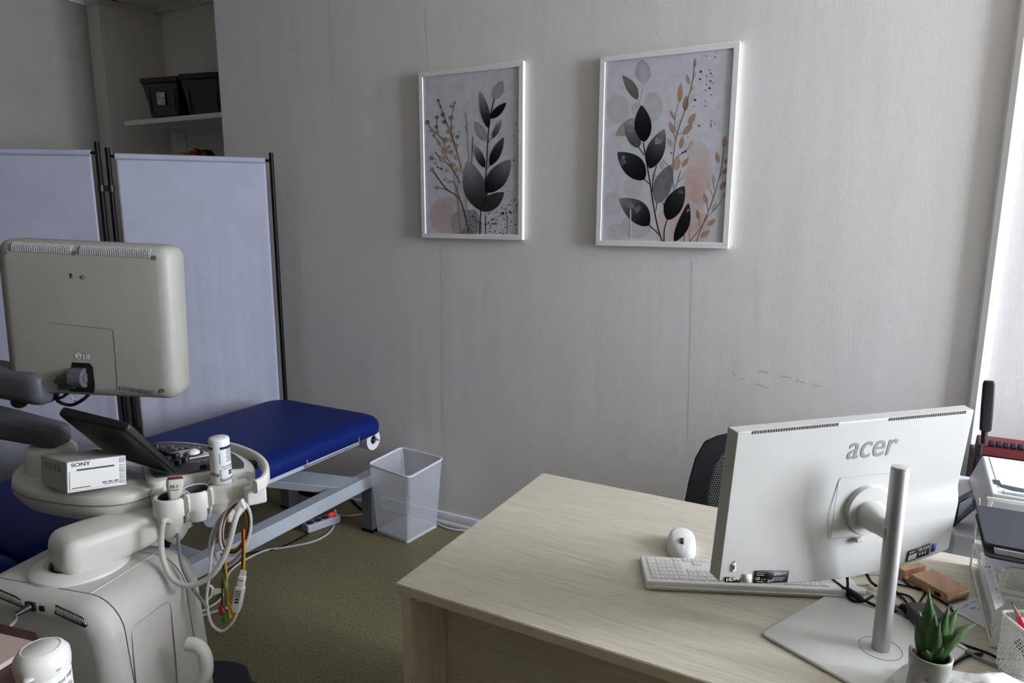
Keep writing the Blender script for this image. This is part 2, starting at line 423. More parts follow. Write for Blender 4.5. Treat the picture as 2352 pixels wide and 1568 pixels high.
def art(add, clampp, ox, oy, sc):
    def w(x, y):
        p = V(ox+x/sc, oy+y/sc, WY-.0165); return clampp(p.x, p.z)
    def leaf(bs, tp, wd, c0, c1, layer=6, bend=0.0, edge=None):
        (x0, y0), (x1, y1) = bs, tp; L = math.hypot(x1-x0, y1-y0); dx, dy = (x1-x0)/L, (y1-y0)/L; nx, ny = -dy, dx
        N = 14; vs = []; cs = []
        for i in range(N+1):
            t = i/N; h = wd/2*(math.sin(PI*t**.85))**.8; bb = bend*L*math.sin(PI*t)
            cx, cy = x0+dx*L*t+nx*bb, y0+dy*L*t+ny*bb
            for k in (-1, 0, 1):
                vs.append(w(cx+nx*h*k, cy+ny*h*k)); c = mixc(c0, c1, t**2.2); cs.append(tuple(v*(1.15 if k == 0 else .95) for v in c))
        f = []
        for i in range(N):
            for k in (0, 1): a = i*3+k; f.append((a, a+1, a+4, a+3))
        add(vs, cs, f, layer)
    def stroke(pts, wd, c, layer=5):
        pp = catmull([Vector((x, y, 0)) for x, y in pts], 6) if len(pts) > 2 else [Vector((x, y, 0)) for x, y in pts]
        vs = []; f = []
        for i, p in enumerate(pp):
            t = (pp[min(i+1, len(pp)-1)]-pp[max(i-1, 0)]).normalized(); n = Vector((-t.y, t.x, 0))*wd/2
            vs += [w(p.x-n.x, p.y-n.y), w(p.x+n.x, p.y+n.y)]
            if i: f.append((2*i-2, 2*i-1, 2*i+1, 2*i))
        add(vs, [c]*len(vs), f, layer)
    def disc(x, y, rx, ry, c, layer=4, c2=None, n=22):
        vs = [w(x, y)]+[w(x+rx*math.cos(2*PI*i/n), y+ry*math.sin(2*PI*i/n)) for i in range(n)]
        add(vs, [c2 or c]+[c]*n, [(0, 1+i, 1+(i+1) % n) for i in range(n)], layer)
    leaf.w = w
    return leaf, stroke, disc
def blotches(disc_add, w_, spots, R_):
    for x, y, r, c in spots:
        for k in range(4):
            cx, cy, rr = x+R_.uniform(-.6, .6)*r, y+R_.uniform(-.6, .6)*r, r*R_.uniform(.45, .8); n = 18; ph = [R_.random()*6 for _ in range(3)]
            vs = [w_(cx, cy)]+[w_(cx+rr*(1+.22*math.sin(3*a+ph[0])+.14*math.sin(7*a+ph[1]))*math.cos(a), cy+rr*(1+.22*math.sin(3*a+ph[0])+.14*math.sin(5*a+ph[2]))*math.sin(a)) for a in (2*PI*i/n for i in range(n))]
            cc = tuple(v*R_.uniform(.6, 1.1) for v in c); disc_add(vs, [cc]*(n+1), [(0, 1+i, 1+(i+1) % n) for i in range(n)], 9)
K0, K1, KG = (.010, .010, .011), (.06, .06, .065), (.30, .30, .30)
def pic_one(add, cl):
    leaf, stroke, disc = art(add, cl, 950, 130, 1021/280)
    pink, rose = (.56, .47, .47), (.50, .40, .40)
    disc(290, 1330, 160, 165, pink, 1, (.52, .39, .39)); disc(390, 1270, 60, 240, (.56, .50, .49), 2, (.52, .45, .44)); disc(430, 1400, 120, 125, (.36, .33, .33), 3, (.40, .37, .37)); disc(500, 1390, 52, 110, (.30, .30, .31), 4)
    disc(445, 1490, 60, 50, (.24, .22, .22), 4)
    for p in ([(335, 960), (360, 1150), (390, 1350), (418, 1480)], [(400, 900), (430, 1080), (445, 1300), (435, 1480)], [(380, 980), (372, 1150), (405, 1480)]): stroke(p, 6, (.36, .32, .32))
    br = (.10, .07, .055)
    stroke([(208, 365), (250, 480), (300, 610), (365, 800), (400, 930)], 6, br); stroke([(347, 385), (318, 520), (320, 640), (365, 790)], 5, br)
    stroke([(120, 550), (160, 620), (245, 690), (265, 760)], 5, br); stroke([(170, 660), (215, 720), (260, 800), (310, 900), (390, 1060)], 5, br)
    stroke([(160, 950), (270, 1100), (385, 1190), (440, 1360), (465, 1480)], 8, (.05, .04, .035)); stroke([(200, 1097), (250, 1105), (290, 1120)], 5, br)
    stroke([(182, 795), (210, 830), (260, 870), (340, 960), (392, 1062)], 6, br); stroke([(198, 505), (195, 590), (210, 650)], 5, br); stroke([(310, 1048), (345, 1060), (388, 1190)], 5, br)
    tan, tn2 = (.40, .27, .17), (.20, .12, .08)
    for x, y, r, c in ((208, 365, 9, K1), (228, 416, 9, tn2), (247, 485, 16, tn2), (199, 507, 12, tn2), (262, 546, 15, tn2), (347, 385, 8, tn2), (325, 416, 13, tan), (316, 511, 18, (.28, .18, .12)), (118, 549, 18, (.28, .18, .12)), (156, 617, 14, tan), (193, 587, 13, tn2), (203, 635, 14, tan), (172, 659, 9, tn2), (268, 697, 21, (.34, .23, .14)), (295, 628, 15, tan), (326, 594, 13, tan), (330, 652, 13, tan), (370, 671, 14, (.28, .18, .11)), (318, 700, 14, tan), (217, 726, 13, tan), (297, 755, 12, tan), (359, 748, 17, tan), (265, 789, 24, (.44, .31, .19)), (317, 797, 17, tan), (249, 855, 26, (.46, .34, .22)), (154, 850, 15, (.28, .18, .12)), (368, 842, 20, (.44, .31, .19)), (334, 907, 18, (.42, .28, .17)), (378, 948, 22, (.50, .38, .24)), (402, 945, 17, (.46, .34, .22)), (286, 953, 13, (.48, .36, .24)), (160, 944, 15, tan), (271, 1026, 13, (.44, .33, .24)), (309, 1049, 15, (.44, .33, .24)), (200, 1097, 14, (.38, .26, .18)), (206, 926, 7, K1), (235, 938, 9, K1), (192, 893, 8, KG), (185, 860, 9, (.5, .47, .42))):
        disc(x, y, r, r*1.12, c, 6)
    stroke([(435, 470), (448, 560), (455, 700), (467, 865)], 4, (.12, .12, .12)); stroke([(432, 575), (445, 630)], 5, K1); stroke([(497, 670), (492, 780), (488, 885)], 6, K1)
    stroke([(678, 350), (640, 520), (622, 720), (612, 930), (590, 1150), (565, 1300), (553, 1485)], 8, K0)
    leaf((680, 360), (748, 200), 82, (.34, .33, .30), (.30, .29, .27)); leaf((630, 600), (560, 290), 74, K0, (.34, .34, .34)); leaf((645, 520), (778, 385), 66, K0, (.02, .02, .02))
    leaf((607, 705), (520, 540), 74, (.32, .31, .29), (.36, .35, .32)); leaf((660, 685), (742, 525), 46, K1, (.38, .38, .37)); stroke([(624, 725), (640, 695), (665, 682)], 5, K0)
    leaf((640, 915), (757, 675), 80, K0, (.10, .10, .10)); leaf((598, 930), (505, 728), 66, K0, (.42, .42, .41)); leaf((610, 1140), (815, 860), 160, K0, (.26, .26, .26)); leaf((580, 1290), (458, 865), 190, (.03, .03, .03), (.34, .35, .37), 5, -.02); leaf((568, 1290), (760, 1135), 120, (.03, .03, .03), (.07, .07, .07))
    stroke([(605, 945), (640, 910)], 5, K0); stroke([(560, 1290), (520, 1240)], 5, K0)
    stroke([(603, 1325), (604, 1485)], 7, K1); stroke([(567, 1380), (568, 1485)], 6, K1); stroke([(770, 1270), (782, 1360), (788, 1430), (778, 1490)], 5, (.10, .09, .08))
    R = random.Random(3)
    for i in range(230):
        x = 600+285*R.random(); y = 1490-520*abs(R.gauss(0, .42)); 
        if y < 900: continue
        r = 2.2+5*R.random()**3; disc(x, y, r, r, R.choice((K0, K1, (.2, .2, .2))), 4, n=8)
    for i in range(45): disc(460+85*R.random(), 1290+180*R.random(), 3+5*R.random()**2, 4, (.06, .055, .055), 5, n=8)
    for i in range(46):
        x = 350+520*R.random(); y = 350+520*R.random(); r = 2.5+4*R.random()**2; disc(x, y, r, r, R.choice((K1, KG, (.2, .2, .2))), 3, n=8)
    disc(748, 1311, 12, 10, K0, 6); disc(813, 1304, 8, 8, K0, 6)
def pic_two(add, cl):
    leaf, stroke, disc = art(add, cl, 1360, 80, 1107/360)
    pale = (.50, .50, .52)
    disc(180, 520, 85, 100, (.52, .52, .53), 1, (.55, .55, .56)); disc(430, 510, 68, 105, (.50, .50, .51), 1, (.53, .53, .54)); disc(315, 525, 42, 45, (.49, .49, .50), 1)
    leaf((368, 345), (350, 170), 110, (.44, .43, .45), (.34, .34, .37), 2); stroke([(368, 340), (345, 440), (330, 490)], 5, (.46, .46, .47))
    disc(290, 1075, 70, 80, (.53, .53, .54), 1); disc(150, 1190, 70, 80, (.54, .54, .56), 1, (.56, .56, .58)); disc(310, 1350, 110, 85, (.50, .48, .49), 1, (.53, .52, .53)); disc(170, 1390, 70, 60, (.55, .54, .56), 1)
    disc(750, 950, 95, 200, (.57, .52, .50), 1, (.56, .44, .39)); disc(720, 1120, 75, 230, (.57, .47, .44), 2, (.54, .36, .31)); disc(640, 1350, 180, 180, (.57, .48, .46), 2, (.56, .43, .39)); disc(740, 1360, 95, 130, (.56, .48, .46), 2, (.55, .42, .38)); disc(500, 1370, 50, 130, (.58, .51, .48), 2)
    tan, tn2 = (.36, .24, .16), (.46, .36, .27); st = (.16, .11, .09)
    stroke([(724, 200), (708, 330), (655, 530), (600, 700), (575, 850), (570, 1000), (575, 1080)], 6, st); stroke([(610, 480), (590, 560), (585, 650), (600, 700)], 4, st); stroke([(555, 545), (585, 600)], 4, st); stroke([(575, 690), (588, 730)], 4, st)
    stroke([(625, 960), (600, 1050), (575, 1100)], 5, st); stroke([(640, 690), (600, 705)], 4, st); stroke([(690, 795), (640, 830), (605, 860)], 4, st); stroke([(500, 885), (540, 925)], 4, st); stroke([(640, 1010), (610, 1035)], 4, st)
    for bs, tp, wd, c in (((724, 230), (727, 160), 22, tan), ((712, 320), (733, 255), 18, tn2), ((685, 350), (665, 278), 26, tan), ((692, 405), (720, 360), 20, tn2), ((615, 480), (628, 335), 36, tan), ((655, 540), (668, 425), 42, (.30, .19, .12)), ((690, 490), (715, 415), 22, (.50, .46, .42)), ((580, 595), (548, 525), 26, tn2), ((600, 660), (625, 592), 26, (.50, .46, .43)), ((578, 695), (545, 612), 34, tan), ((680, 630), (732, 550), 40, tan), ((642, 708), (712, 620), 42, tan), ((622, 808), (642, 710), 34, tan), ((568, 795), (532, 728), 34, tn2), ((682, 795), (717, 740), 22, tn2), ((590, 960), (605, 850), 52, (.42, .31, .22)), ((635, 935), (685, 862), 30, tan), ((640, 1010), (690, 960), 42, (.50, .40, .32)), ((505, 945), (478, 895), 30, (.52, .42, .34)), ((458, 1040), (425, 970), 34, (.52, .42, .34))):
        leaf(bs, tp, wd, c, mixc(c, (.5, .4, .3), .3), 4)
    stroke([(930, 800), (910, 960), (850, 1170), (790, 1320), (735, 1460)], 6, st); stroke([(960, 955), (900, 1000)], 4, st); stroke([(855, 1040), (862, 1090)], 4, st); stroke([(835, 1095), (858, 1150)], 4, st); stroke([(930, 1150), (860, 1240), (820, 1280)], 4, st); stroke([(815, 1195), (820, 1250)], 4, st); stroke([(755, 1305), (760, 1350)], 4, st); stroke([(690, 1460), (760, 1370), (820, 1275)], 5, st); stroke([(685, 1400), (690, 1460)], 4, st)
    for bs, tp, wd, c in (((930, 800), (940, 708), 32, tan), ((892, 908), (878, 825), 30, tan), ((935, 910), (968, 862), 26, tan), ((918, 980), (962, 935), 28, tan), ((902, 1092), (948, 1030), 34, tan), ((858, 1048), (855, 980), 24, tn2), ((828, 1095), (818, 1030), 24, (.52, .42, .34)), ((918, 1148), (955, 1105), 28, tn2), ((848, 1245), (885, 1185), 32, tn2), ((812, 1195), (788, 1115), 32, tan), ((755, 1305), (738, 1230), 28, (.26, .17, .12)), ((818, 1348), (873, 1298), 34, tan), ((765, 1428), (830, 1382), 34, tan), ((690, 1398), (692, 1325), 26, tn2)):
        leaf(bs, tp, wd, c, mixc(c, (.5, .4, .3), .25), 4)
    dk = (.05, .035, .03)
    stroke([(362, 760), (385, 900), (410, 1050), (430, 1180), (460, 1340), (495, 1460)], 9, dk); stroke([(330, 795), (368, 850)], 6, dk); stroke([(372, 1022), (415, 1062)], 6, dk); stroke([(455, 920), (430, 1020), (425, 1110)], 7, dk); stroke([(458, 1190), (450, 1245)], 6, dk); stroke([(405, 1345), (450, 1385), (488, 1425)], 7, dk); stroke([(528, 1310), (510, 1380), (508, 1460)], 8, dk); stroke([(495, 1175), (515, 1225)], 4, dk); stroke([(650, 1370), (652, 1460)], 6, st)
    leaf((322, 458), (215, 285), 70, (.14, .13, .11), (.20, .19, .16), 5, .04); leaf((298, 590), (165, 710), 95, (.32, .29, .26), (.36, .33, .30), 4, -.1)
    leaf((330, 798), (232, 625), 98, (.08, .08, .08), (.26, .25, .23), 6, .05); leaf((368, 758), (350, 495), 120, K0, (.035, .035, .035), 7); leaf((405, 945), (512, 665), 125, K0, (.22, .22, .22), 7, -.02); leaf((372, 1022), (180, 828), 150, K0, (.06, .06, .06), 6, .04)
    leaf((458, 1192), (558, 915), 128, (.18, .18, .18), (.14, .14, .14), 6, -.02); leaf((405, 1345), (192, 1155), 150, K0, (.24, .24, .24), 6, .06); leaf((530, 1308), (652, 1065), 130, K0, (.05, .05, .05), 8, -.03); leaf((582, 1460), (682, 1185), 84, K0, (.03, .03, .035), 7, .06)
    blotches(add, leaf.w, ((470, 755, 30, (.26, .26, .27)), (485, 720, 16, (.2, .2, .2)), (510, 1010, 34, (.24, .24, .25)), (520, 1080, 26, (.2, .2, .2)), (265, 1195, 26, (.24, .24, .24)), (320, 1230, 22, (.18, .18, .18)), (225, 900, 22, (.14, .14, .14)), (215, 870, 16, (.22, .22, .22)), (270, 665, 18, (.30, .29, .27)), (625, 1110, 18, (.12, .12, .12)), (676, 1240, 9, (.3, .3, .32))), random.Random(4))
    stroke([(272, 1230), (272, 1450)], 9, (.66, .65, .66), 9)
    for x, y, r in ((808, 150, 5), (869, 158, 5), (879, 123, 4), (768, 260, 9), (762, 313, 7), (830, 249, 5), (838, 272, 6), (810, 291, 5), (848, 290, 4), (836, 326, 7), (850, 340, 4), (807, 351, 5), (830, 377, 8), (801, 392, 5), (842, 422, 5), (728, 460, 9), (795, 467, 4), (801, 503, 5), (719, 506, 4), (844, 609, 5), (839, 630, 5), (840, 645, 6), (866, 627, 4), (676, 720, 4), (662, 825, 8), (642, 832, 8), (560, 834, 6), (756, 642, 7)):
        disc(x, y, r, r, K1, 5, n=10)
picture(((965, 166), (1206, 145), (1206, 552), (977, 545)), 'white framed print with tan berry sprigs and dark leafy stem, above the bin', pic_one)
picture(((1381, 132), (1700, 98), (1677, 571), (1374, 563)), 'white framed print with a pink wash and golden twigs, on wall above the desk chair', pic_two)

# ================================================================== ALCOVE SHELVES AND BINS
def zyx(o): return o
ZS = 2.10
a0 = U(285, 278, ZS); yf = a0.y
t = thing('wall_shelf', (-4.0, 3.0, ZS-.02), 'white alcove shelf carrying the two black storage boxes', 'shelf')
b = MB(); b.prism([(a0.x, yf, ZS-.03), (NX-.01, yf+.03, ZS-.03), (NX-.01, NB-.001, ZS-.03), (-4.44, NB-.001, ZS-.03)], (0, 0, .03)); build('board', b, FRAMEW, t, bevel=.002)
b = MB(); bx = V(424, 300, NB).x
b.box((bx-.012, NB-.006, ZS-.20), (bx+.012, NB-.001, ZS-.03)); b.box((bx-.012, NB-.20, ZS-.036), (bx+.012, NB-.001, ZS-.0305))
build('bracket', b, FRAMEW, t, bevel=.001)
for dz in (.07, .17): b = MB(); b.cyl((bx, NB-.008, ZS-dz), (bx, NB-.0055, ZS-dz), .005, n=10); build('screw', b, CHAR, t)
def bin_(pfl, pfr, ptl, ptr, depth, label, tagp):
    A = U(*pfl, ZS+.001); B = U(*pfr, ZS+.001); d = (B-A); d.z = 0; w = d.length; d.normalize(); n = Vector((-d.y, d.x, 0))
    if n.y < 0: n = -n
    h = PP(*ptl, A, n).z-A.z
    tl = PP(*ptl, A-n*.02, n); tr_ = PP(*ptr, A-n*.02, n)
    fl = (A-tl).dot(d); wt = (tr_-tl).dot(d)
    t = thing('storage_box', (A+B)/2, label, 'storage box', 'black storage boxes on the alcove shelf')
    b = MB(); M4 = []
    for z, gx, gy in ((0, 0, 0), (h*.86, .9, .9)):
        M4.append([A+d*(-fl*gx)-n*(.02*gy)+Z*z, A+d*(w+(wt-fl-w)*gx)-n*(.02*gy)+Z*z, A+d*(w+(wt-fl-w)*gx)+n*(depth+.02*gy)+Z*z, A+d*(-fl*gx)+n*(depth+.02*gy)+Z*z])
    b.rings(M4); body = build('body', b, M('smoked_box_plastic', (38, 38, 36), .3), t, bevel=.012, seg=3)
    b = MB(); q = [tl+d*0+Z*(-h*.13), tl+d*wt+Z*(-h*.13)]; q[0].z = q[1].z = A.z+h*.85
    b.prism([q[0]-d*.006, q[1]+d*.006, q[1]+d*.006+n*(depth+.04), q[0]-d*.006+n*(depth+.04)], (0, 0, h*.15)); build('lid', b, BLACK, t, bevel=.008)
    for k in (.06, .94):
        p = A+d*(w*k)-n*.004; b = MB(); b.obox(p+Z*h*.45-n*.01, d*.003, n*.004, Z*h*.36); build('rib', b, M('smoked_rib', (70, 70, 68), .25), t)
    if tagp:
        b = MB(); c = [PP(x, y, A-n*.018, n) for x, y in tagp]; b.prism([c[3], c[2], c[1], c[0]], -n*.004)
        lb = build('paper_label', b, PAPER, t)
        b = MB(); ex = (c[1]-c[0]); ey = (c[3]-c[0])
        for k in range(7): b.obox(c[0]-n*.0045+ex*(.3)+ey*(.15+.1*k), ex*.2, n*.0003, ey*.02)
        b.obox(c[0]-n*.0045+ex*.72+ey*.85, ex*.2, n*.0003, ey*.06); b.obox(c[0]-n*.0045+ex*.75+ey*.5, ex*.12, n*.0003, ey*.12)
        build('printing', b, INKG, lb)
bin_((348, 271), (411, 268), (321, 181), (404, 173), .22, 'black lidded storage box with a white paper label on alcove shelf', ((360, 212), (378, 212), (380, 241), (363, 240)))
bin_((437, 266), (508, 263), (410, 171), (503, 162), .22, 'unlabelled black storage box against the wall edge, on alcove shelf', None)
# lower shelf with a bag of bright bits, seen just over the screen
ZL = 1.80
t = thing('low_shelf', (-4.0, 3.05, ZL-.03), 'low alcove shelf hidden behind the white folding screen', 'shelf')
b = MB(); b.box((-4.43, 2.95, ZL-.03), (NX-.01, NB-.001, ZL)); build('board', b, FRAMEW, t, bevel=.002)
cx = V(400, 372, 3.02)
b = MB()
n = 14
b.rings([[(cx.x+.10*r*math.cos(2*PI*i/n)*(1+.15*math.sin(3*i)), 3.05+.07*r*math.sin(2*PI*i/n), ZL+.001+h+.006*math.sin(i*2.3+h*50)) for i in range(n)] for r, h in ((1.1, 0), (1.15, .03), (.9, .06), (.45, .085), (.1, .09))])
tag(build('plastic_bag', b, M('clear_white_bag', (206, 206, 204), .3), None), 'crumpled white plastic bag on low shelf, just above the screen top', 'bag')
for i, (px, mt, nm, lb, s) in enumerate(((432, YEL, 'yellow', 'yellow', .05), (452, RED, 'red', 'red', .06), (475, BLACK, 'black', 'black', .045))):
    p = V(px, 370, 3.0); b = MB()
    ang = (.5, -.4, .8)[i]; ex = Vector((math.cos(ang), 0, math.sin(ang))); ez = Vector((-math.sin(ang), 0, math.cos(ang)))
    b.obox((p.x, 2.985+i*.012, ZL+.05+.012*i), ex*s*.7, Vector((0, .03, 0)), ez*s*.55)
    b.obox(Vector((p.x, 2.985+i*.012, ZL+.05+.012*i))+ez*s*.7, ex*s*.3, Vector((0, .02, 0)), ez*s*.3)
    tag(build('toy_block', b, mt, None, bevel=.006), lb+' plastic toy piece peeking over the screen, on low alcove shelf', 'toy')

# ================================================================== FOLDING SCREEN
PA = Vector((-2.77, 2.56, 0)); PB = Vector((-3.255, 2.015, 0)); PC = Vector((-3.285, 1.985, 0)); PD = PC+Vector((-.58, -.43, 0))
t = thing('folding_screen', (-3.0, 2.3, 0), 'white cloth folding screen with black tube posts behind the blue couch', 'screen')
def pole(p, h, rr=.011):
    b = MB(); b.cyl(p, p+Z*h, rr, n=14); return build('post', b, BLKMET, t)
pole(PA, 1.815); pole(PB, 1.815); pole(PC, 1.84); pole(PD, 1.84)
def zfor(px, p):   # height of the sight line above floor point p
    d = sight(*px); k = (p-EYE).dot(_f); return (EYE+d*k).z
def panel(p0, p1, ztop, z0):
    d = (p1-p0); L = d.length; d.normalize(); nn = Vector((-d.y, d.x, 0))
    b = MB(); N = 60; rows = [z0, z0+.2, .9, 1.4, ztop-.03, ztop]
    R = random.Random(int(L*1000)); ph = [R.random()*6 for _ in range(4)]
    for z in rows:
        for i in range(N+1):
            u = i/N; wv = .0007*math.sin(u*37+ph[0])+.0005*math.sin(u*83+ph[1])+.005*math.sin(u*7+ph[2])+.0022*math.exp(-((u-.12)*30)**2)+.0022*math.exp(-((u-.93)*40)**2); k = 1.1-1.0*(z-z0)/(ztop-z0)
            b.v.append(p0+d*(.03+(L-.06)*u)+nn*(wv*k*min(1, 8*min(u, 1-u)))+Z*z)
    for r in range(len(rows)-1):
        for i in range(N): a = r*(N+1)+i; b.f.append([a, a+1, a+N+2, a+N+1]); b.mi.append(0)
    c = build('cloth_panel', b, CLOTH, t, solid=.004, ang=80)
    for z in (ztop+.004, z0): b = MB(); b.cyl(p0+d*.03+Z*z, p0+d*(L-.03)+Z*z, .015, n=14); build('hem', b, CLOTH, c)
    for z in (ztop+.004, z0):
        for a, e in ((p0, d*.05), (p1, -d*.05)): b = MB(); b.cyl(a+Z*z, a+e+Z*z, .007, n=10); build('crossbar', b, BLKMET, t)
zt = zfor((608, 381), PA+(PB-PA)*.05)
panel(PB, PA, zt, .18)
panel(PD, PC, zfor((200, 366), PC), .18)
b = MB(); zc = zfor((237, 438), PB)
for p in (PB, PC): b.cyl(p+Z*(zc-.015), p+Z*(zc+.015), .015, n=14)
b.obox((PB+PC)/2+Z*zc, Vector((.02, .02, 0)), Vector((.006, -.006, 0)), Z*.013); build('clamp', b, BLACK, t)
b = MB()
for p in (PB, PC): b.cyl(p+Z*.3-Z*.015, p+Z*.3+Z*.015, .015, n=14)
build('clamp', b, BLACK, t)
for p, dd in ((PA, Vector((1, -.0, 0))), (PD, Vector((-.6, .8, 0))), (PB, Vector((.7, -.7, 0)))):
    b = MB(); b.obox(p+Z*.015, dd*.20, Vector((-dd.y, dd.x, 0))*.02, Z*.0145)
    build('foot', b, BLKMET, t, bevel=.003)

# ================================================================== EXAM COUCH
CXL, CXR, CYE, CZT = -2.70, -1.985, 2.45, .585
t = thing('examination_couch', (-2.34, 1.5, 0), 'blue padded examination couch on a grey steel lifting base', 'examination couch')
def pad(y0, y1, r_front, nm='mattress'):
    b = MB(); W = CXR-CXL; L = y1-y0; rs = []
    for z, ins in ((CZT-.085, .012), (CZT-.08, .002), (CZT-.055, 0), (CZT-.034, .003), (CZT-.018, .014), (CZT-.007, .036), (CZT-.0015, .065), (CZT, .10)):
        rs.append([(x, y, z) for x, y in rrect((CXL+CXR)/2, (y0+y1)/2, W-2*ins, L-2*ins, max(.02, r_front-ins*.35), 6)])
    b.rings(rs); return build(nm, b, BLUE, t, ang=60)
pad(.90, CYE, .10); pad(.15, .89, .05)
b = MB()
b.box((CXR-.05, .2, CZT-.103), (CXR-.012, 2.26, CZT-.0855)); b.box((CXL+.012, .2, CZT-.103), (CXL+.05, 2.26, CZT-.0855))
for y in (.3, 1.0, 2.2): b.box((CXL+.05, y, CZT-.102), (CXR-.05, y+.04, CZT-.0865))
build('top_frame', b, PAINTM, t, bevel=.003)
RX0, RX1 = -2.092, -2.028
b = MB(); b.box((RX0, .35, .235), (RX1, 2.44, .295)); build('base_rail', b, PAINTM, t, bevel=.003)
b = MB(); b.box((-2.70, .35, .235), (-2.635, 2.44, .295)); build('base_rail', b, PAINTM, t, bevel=.003)
b = MB()
q = [U(676, 1079, .33), U(838, 1098, .292), U(796, 1121, .292), U(610, 1103, .33)]
e = (q[0]-q[1]); q[0] = q[1]+e*1.5; e = q[3]-q[2]; q[3] = q[2]+e*1.5
b.prism([q[3], q[2], q[1], q[0]], (0, 0, -.035)); build('lift_arm', b, PAINTM, t, bevel=.003)
b = MB(); b.box((-2.635, .60, .24), (RX0, .68, .29)); build('cross_beam', b, PAINTM, t, bevel=.003)
b = MB(); c0, c1 = U(250, 1275, .30), U(525, 1292, .30)
b.box((-2.635, 1.38, .245), (RX0, 1.50, .29)); build('cross_beam', b, PAINTM, t, bevel=.003)
for lx, ly in ((-2.096, 2.44), (-2.645, 2.44), (-2.096, .40), (-2.70, .40)):
    b = MB(); b.box((lx, ly-.07, .012), (lx+.062, ly, .26 if lx < -2.5 else .236)); lg = build('leg', b, M('leg_grey', (120, 124, 132), .45), t, bevel=.003)
    b = MB(); b.box((lx-.003, ly-.073, 0), (lx+.065, ly+.003, .0125)); build('foot', b, RUBBER, lg, bevel=.003)
# lifting arms up to the top frame
b = MB()
for x in (-2.60, -2.12):
    b.obox((x, 1.2, .385), Vector((.02, 0, 0)), Vector((0, .45, .075)), Vector((0, -.02, .03)))
build('lift_arm', b, PAINTM, t, bevel=.003)
# towel wire under the long edge
p0, p1, p2, p3 = XX(705, 1056, CXR+.002), XX(705, 1072, CXR+.002), XX(824, 1020, CXR+.002), XX(824, 1004, CXR+.002)
b = MB(); b.tube([p0, p0.lerp(p1, .75), p1, p1.lerp(p2, .06), p1.lerp(p2, .94), p2, p2.lerp(p3, .3), p3], .003, smooth=0, n=8); build('wire_holder', b, STEEL, t)
# drive motor, control box
c = T(487, 1189, 2.45)
b = MB(); b.cyl(c, c+Vector((-.16, .05, 0)), .037, n=24); b.cyl(c, c+Vector((.004, -.001, 0)), .034, n=24); m_ = build('motor', b, [M('motor_grey', (140, 144, 150), .45)], t, bevel=.002)
b = MB(); c2 = c+Vector((-.10, .08, .03)); b.obox(c2, Vector((.08, 0, 0)), Vector((0, .06, 0)), Z*.05); build('motor_housing', b, BLACK, m_, bevel=.004)
b = MB(); q0 = T(560, 1166, 2.75); q1 = T(611, 1140, 2.75); q2 = T(611, 1096, 2.75); d = (q1-q0); d.z = 0
q0.z = q1.z-.012
b.prism([q0, q1, q1+Vector((-.12, .10, 0)), q0+Vector((-.12, .10, 0))], (0, 0, .10)); build('control_box', b, M('box_grey', (120, 122, 126), .5), t, bevel=.003)
# spiral handset cable
for nm, a, e in (('x', (352, 1196), (338, 1252)), ('y', (405, 1198), (374, 1268))):
    A, B = T(*a, 2.2), T(*e, 2.2); pts = []; N = 130
    for i in range(N): 
        k = i/N; p = A.lerp(B, k); an = k*2*PI*11; pts.append(p+_r*(.010*math.cos(an))+Vector((0, .010*math.sin(an), 0)))
    b = MB(); b.tube(pts, .0035, n=6, smooth=0); build('coiled_cord', b, CABLEG if nm == 'x' else RUBBER, t)
# paper roll at the head end
c = T(858, 1010, (V(858, 1010, 2.40)-EYE).dot(_f))
t2 = thing('paper_roll', (c.x-.3, c.y, c.z-.05), 'white couch paper roll hanging under the blue couch end', 'paper roll')
b = MB(); R1, R0 = .048, .020; b.lathe(c, ((R0, -.56), (R1, -.56), (R1, 0), (R0, 0), (R0, -.56)), n=36, ax=(1, 0, 0), cap=False); rl = build('paper', b, M('roll_paper', (216, 216, 222), .85), t2)
b = MB(); b.lathe(c, ((R0*.99, -.56), (R0*.99, -.004), (R0*.85, -.004), (R0*.85, -.56)), n=28, ax=(1, 0, 0), cap=False); build('core_tube', b, M('cardboard', (70, 62, 52), .9), t2)
b = MB(); b.tube([c+Vector((.006, -.0, .07)), c+Vector((.008, -.004, .035)), c+Vector((.006, .004, .012)), c+Vector((-.02, 0, 0)), c+Vector((-.6, 0, 0))], .003, n=8, smooth=3); build('hanger_wire', b, STEEL, t2)

# ================================================================== WASTE BIN
BINM = mesh_mat('bin_mesh_white', (214, 217, 224), .0052, .40, .4)
BINS = M('bin_white_enamel', (216, 219, 226), .4)
BH = .36
bb = [Vector((-2.023, 2.386, .002)), Vector((-1.82, 2.360, .002)), Vector((-1.797, 2.573, .002))]; bb.append(bb[0]+bb[2]-bb[1])
tp = [Vector((-2.022, 2.340, BH)), Vector((-1.752, 2.296, BH)), Vector((-1.755, 2.576, BH)), Vector((-2.029, 2.604, BH))]
def rpoly(pts, r, n=4):
    out = []; m = len(pts)
    for i in range(m):
        p, a, c = pts[i], pts[i-1], pts[(i+1) % m]; ua = (a-p).normalized(); uc = (c-p).normalized()
        p0, p1 = p+ua*r, p+uc*r
        for k in range(n+1):
            s = k/n; out.append(p0*(1-s)**2+p*2*s*(1-s)+p1*s*s)
    return out
lo, hi = rpoly(bb, .012), rpoly(tp, .030)
t = thing('waste_bin', (bb[0]+bb[2])/2, 'white wire mesh waste bin beside the couch leg', 'waste bin')
b = MB(); N = len(lo); acc = 0
for i in range(N):
    j = (i+1) % N; L = (hi[i]-hi[j]).length; L0 = (lo[i]-lo[j]).length
    b.quad(lo[i]+Z*.012, lo[j]+Z*.012, hi[j]-Z*.004, hi[i]-Z*.004, 0, ((acc, 0), (acc+L*.87, 0), (acc+L*.87, .36), (acc, .36))); acc += L*.87
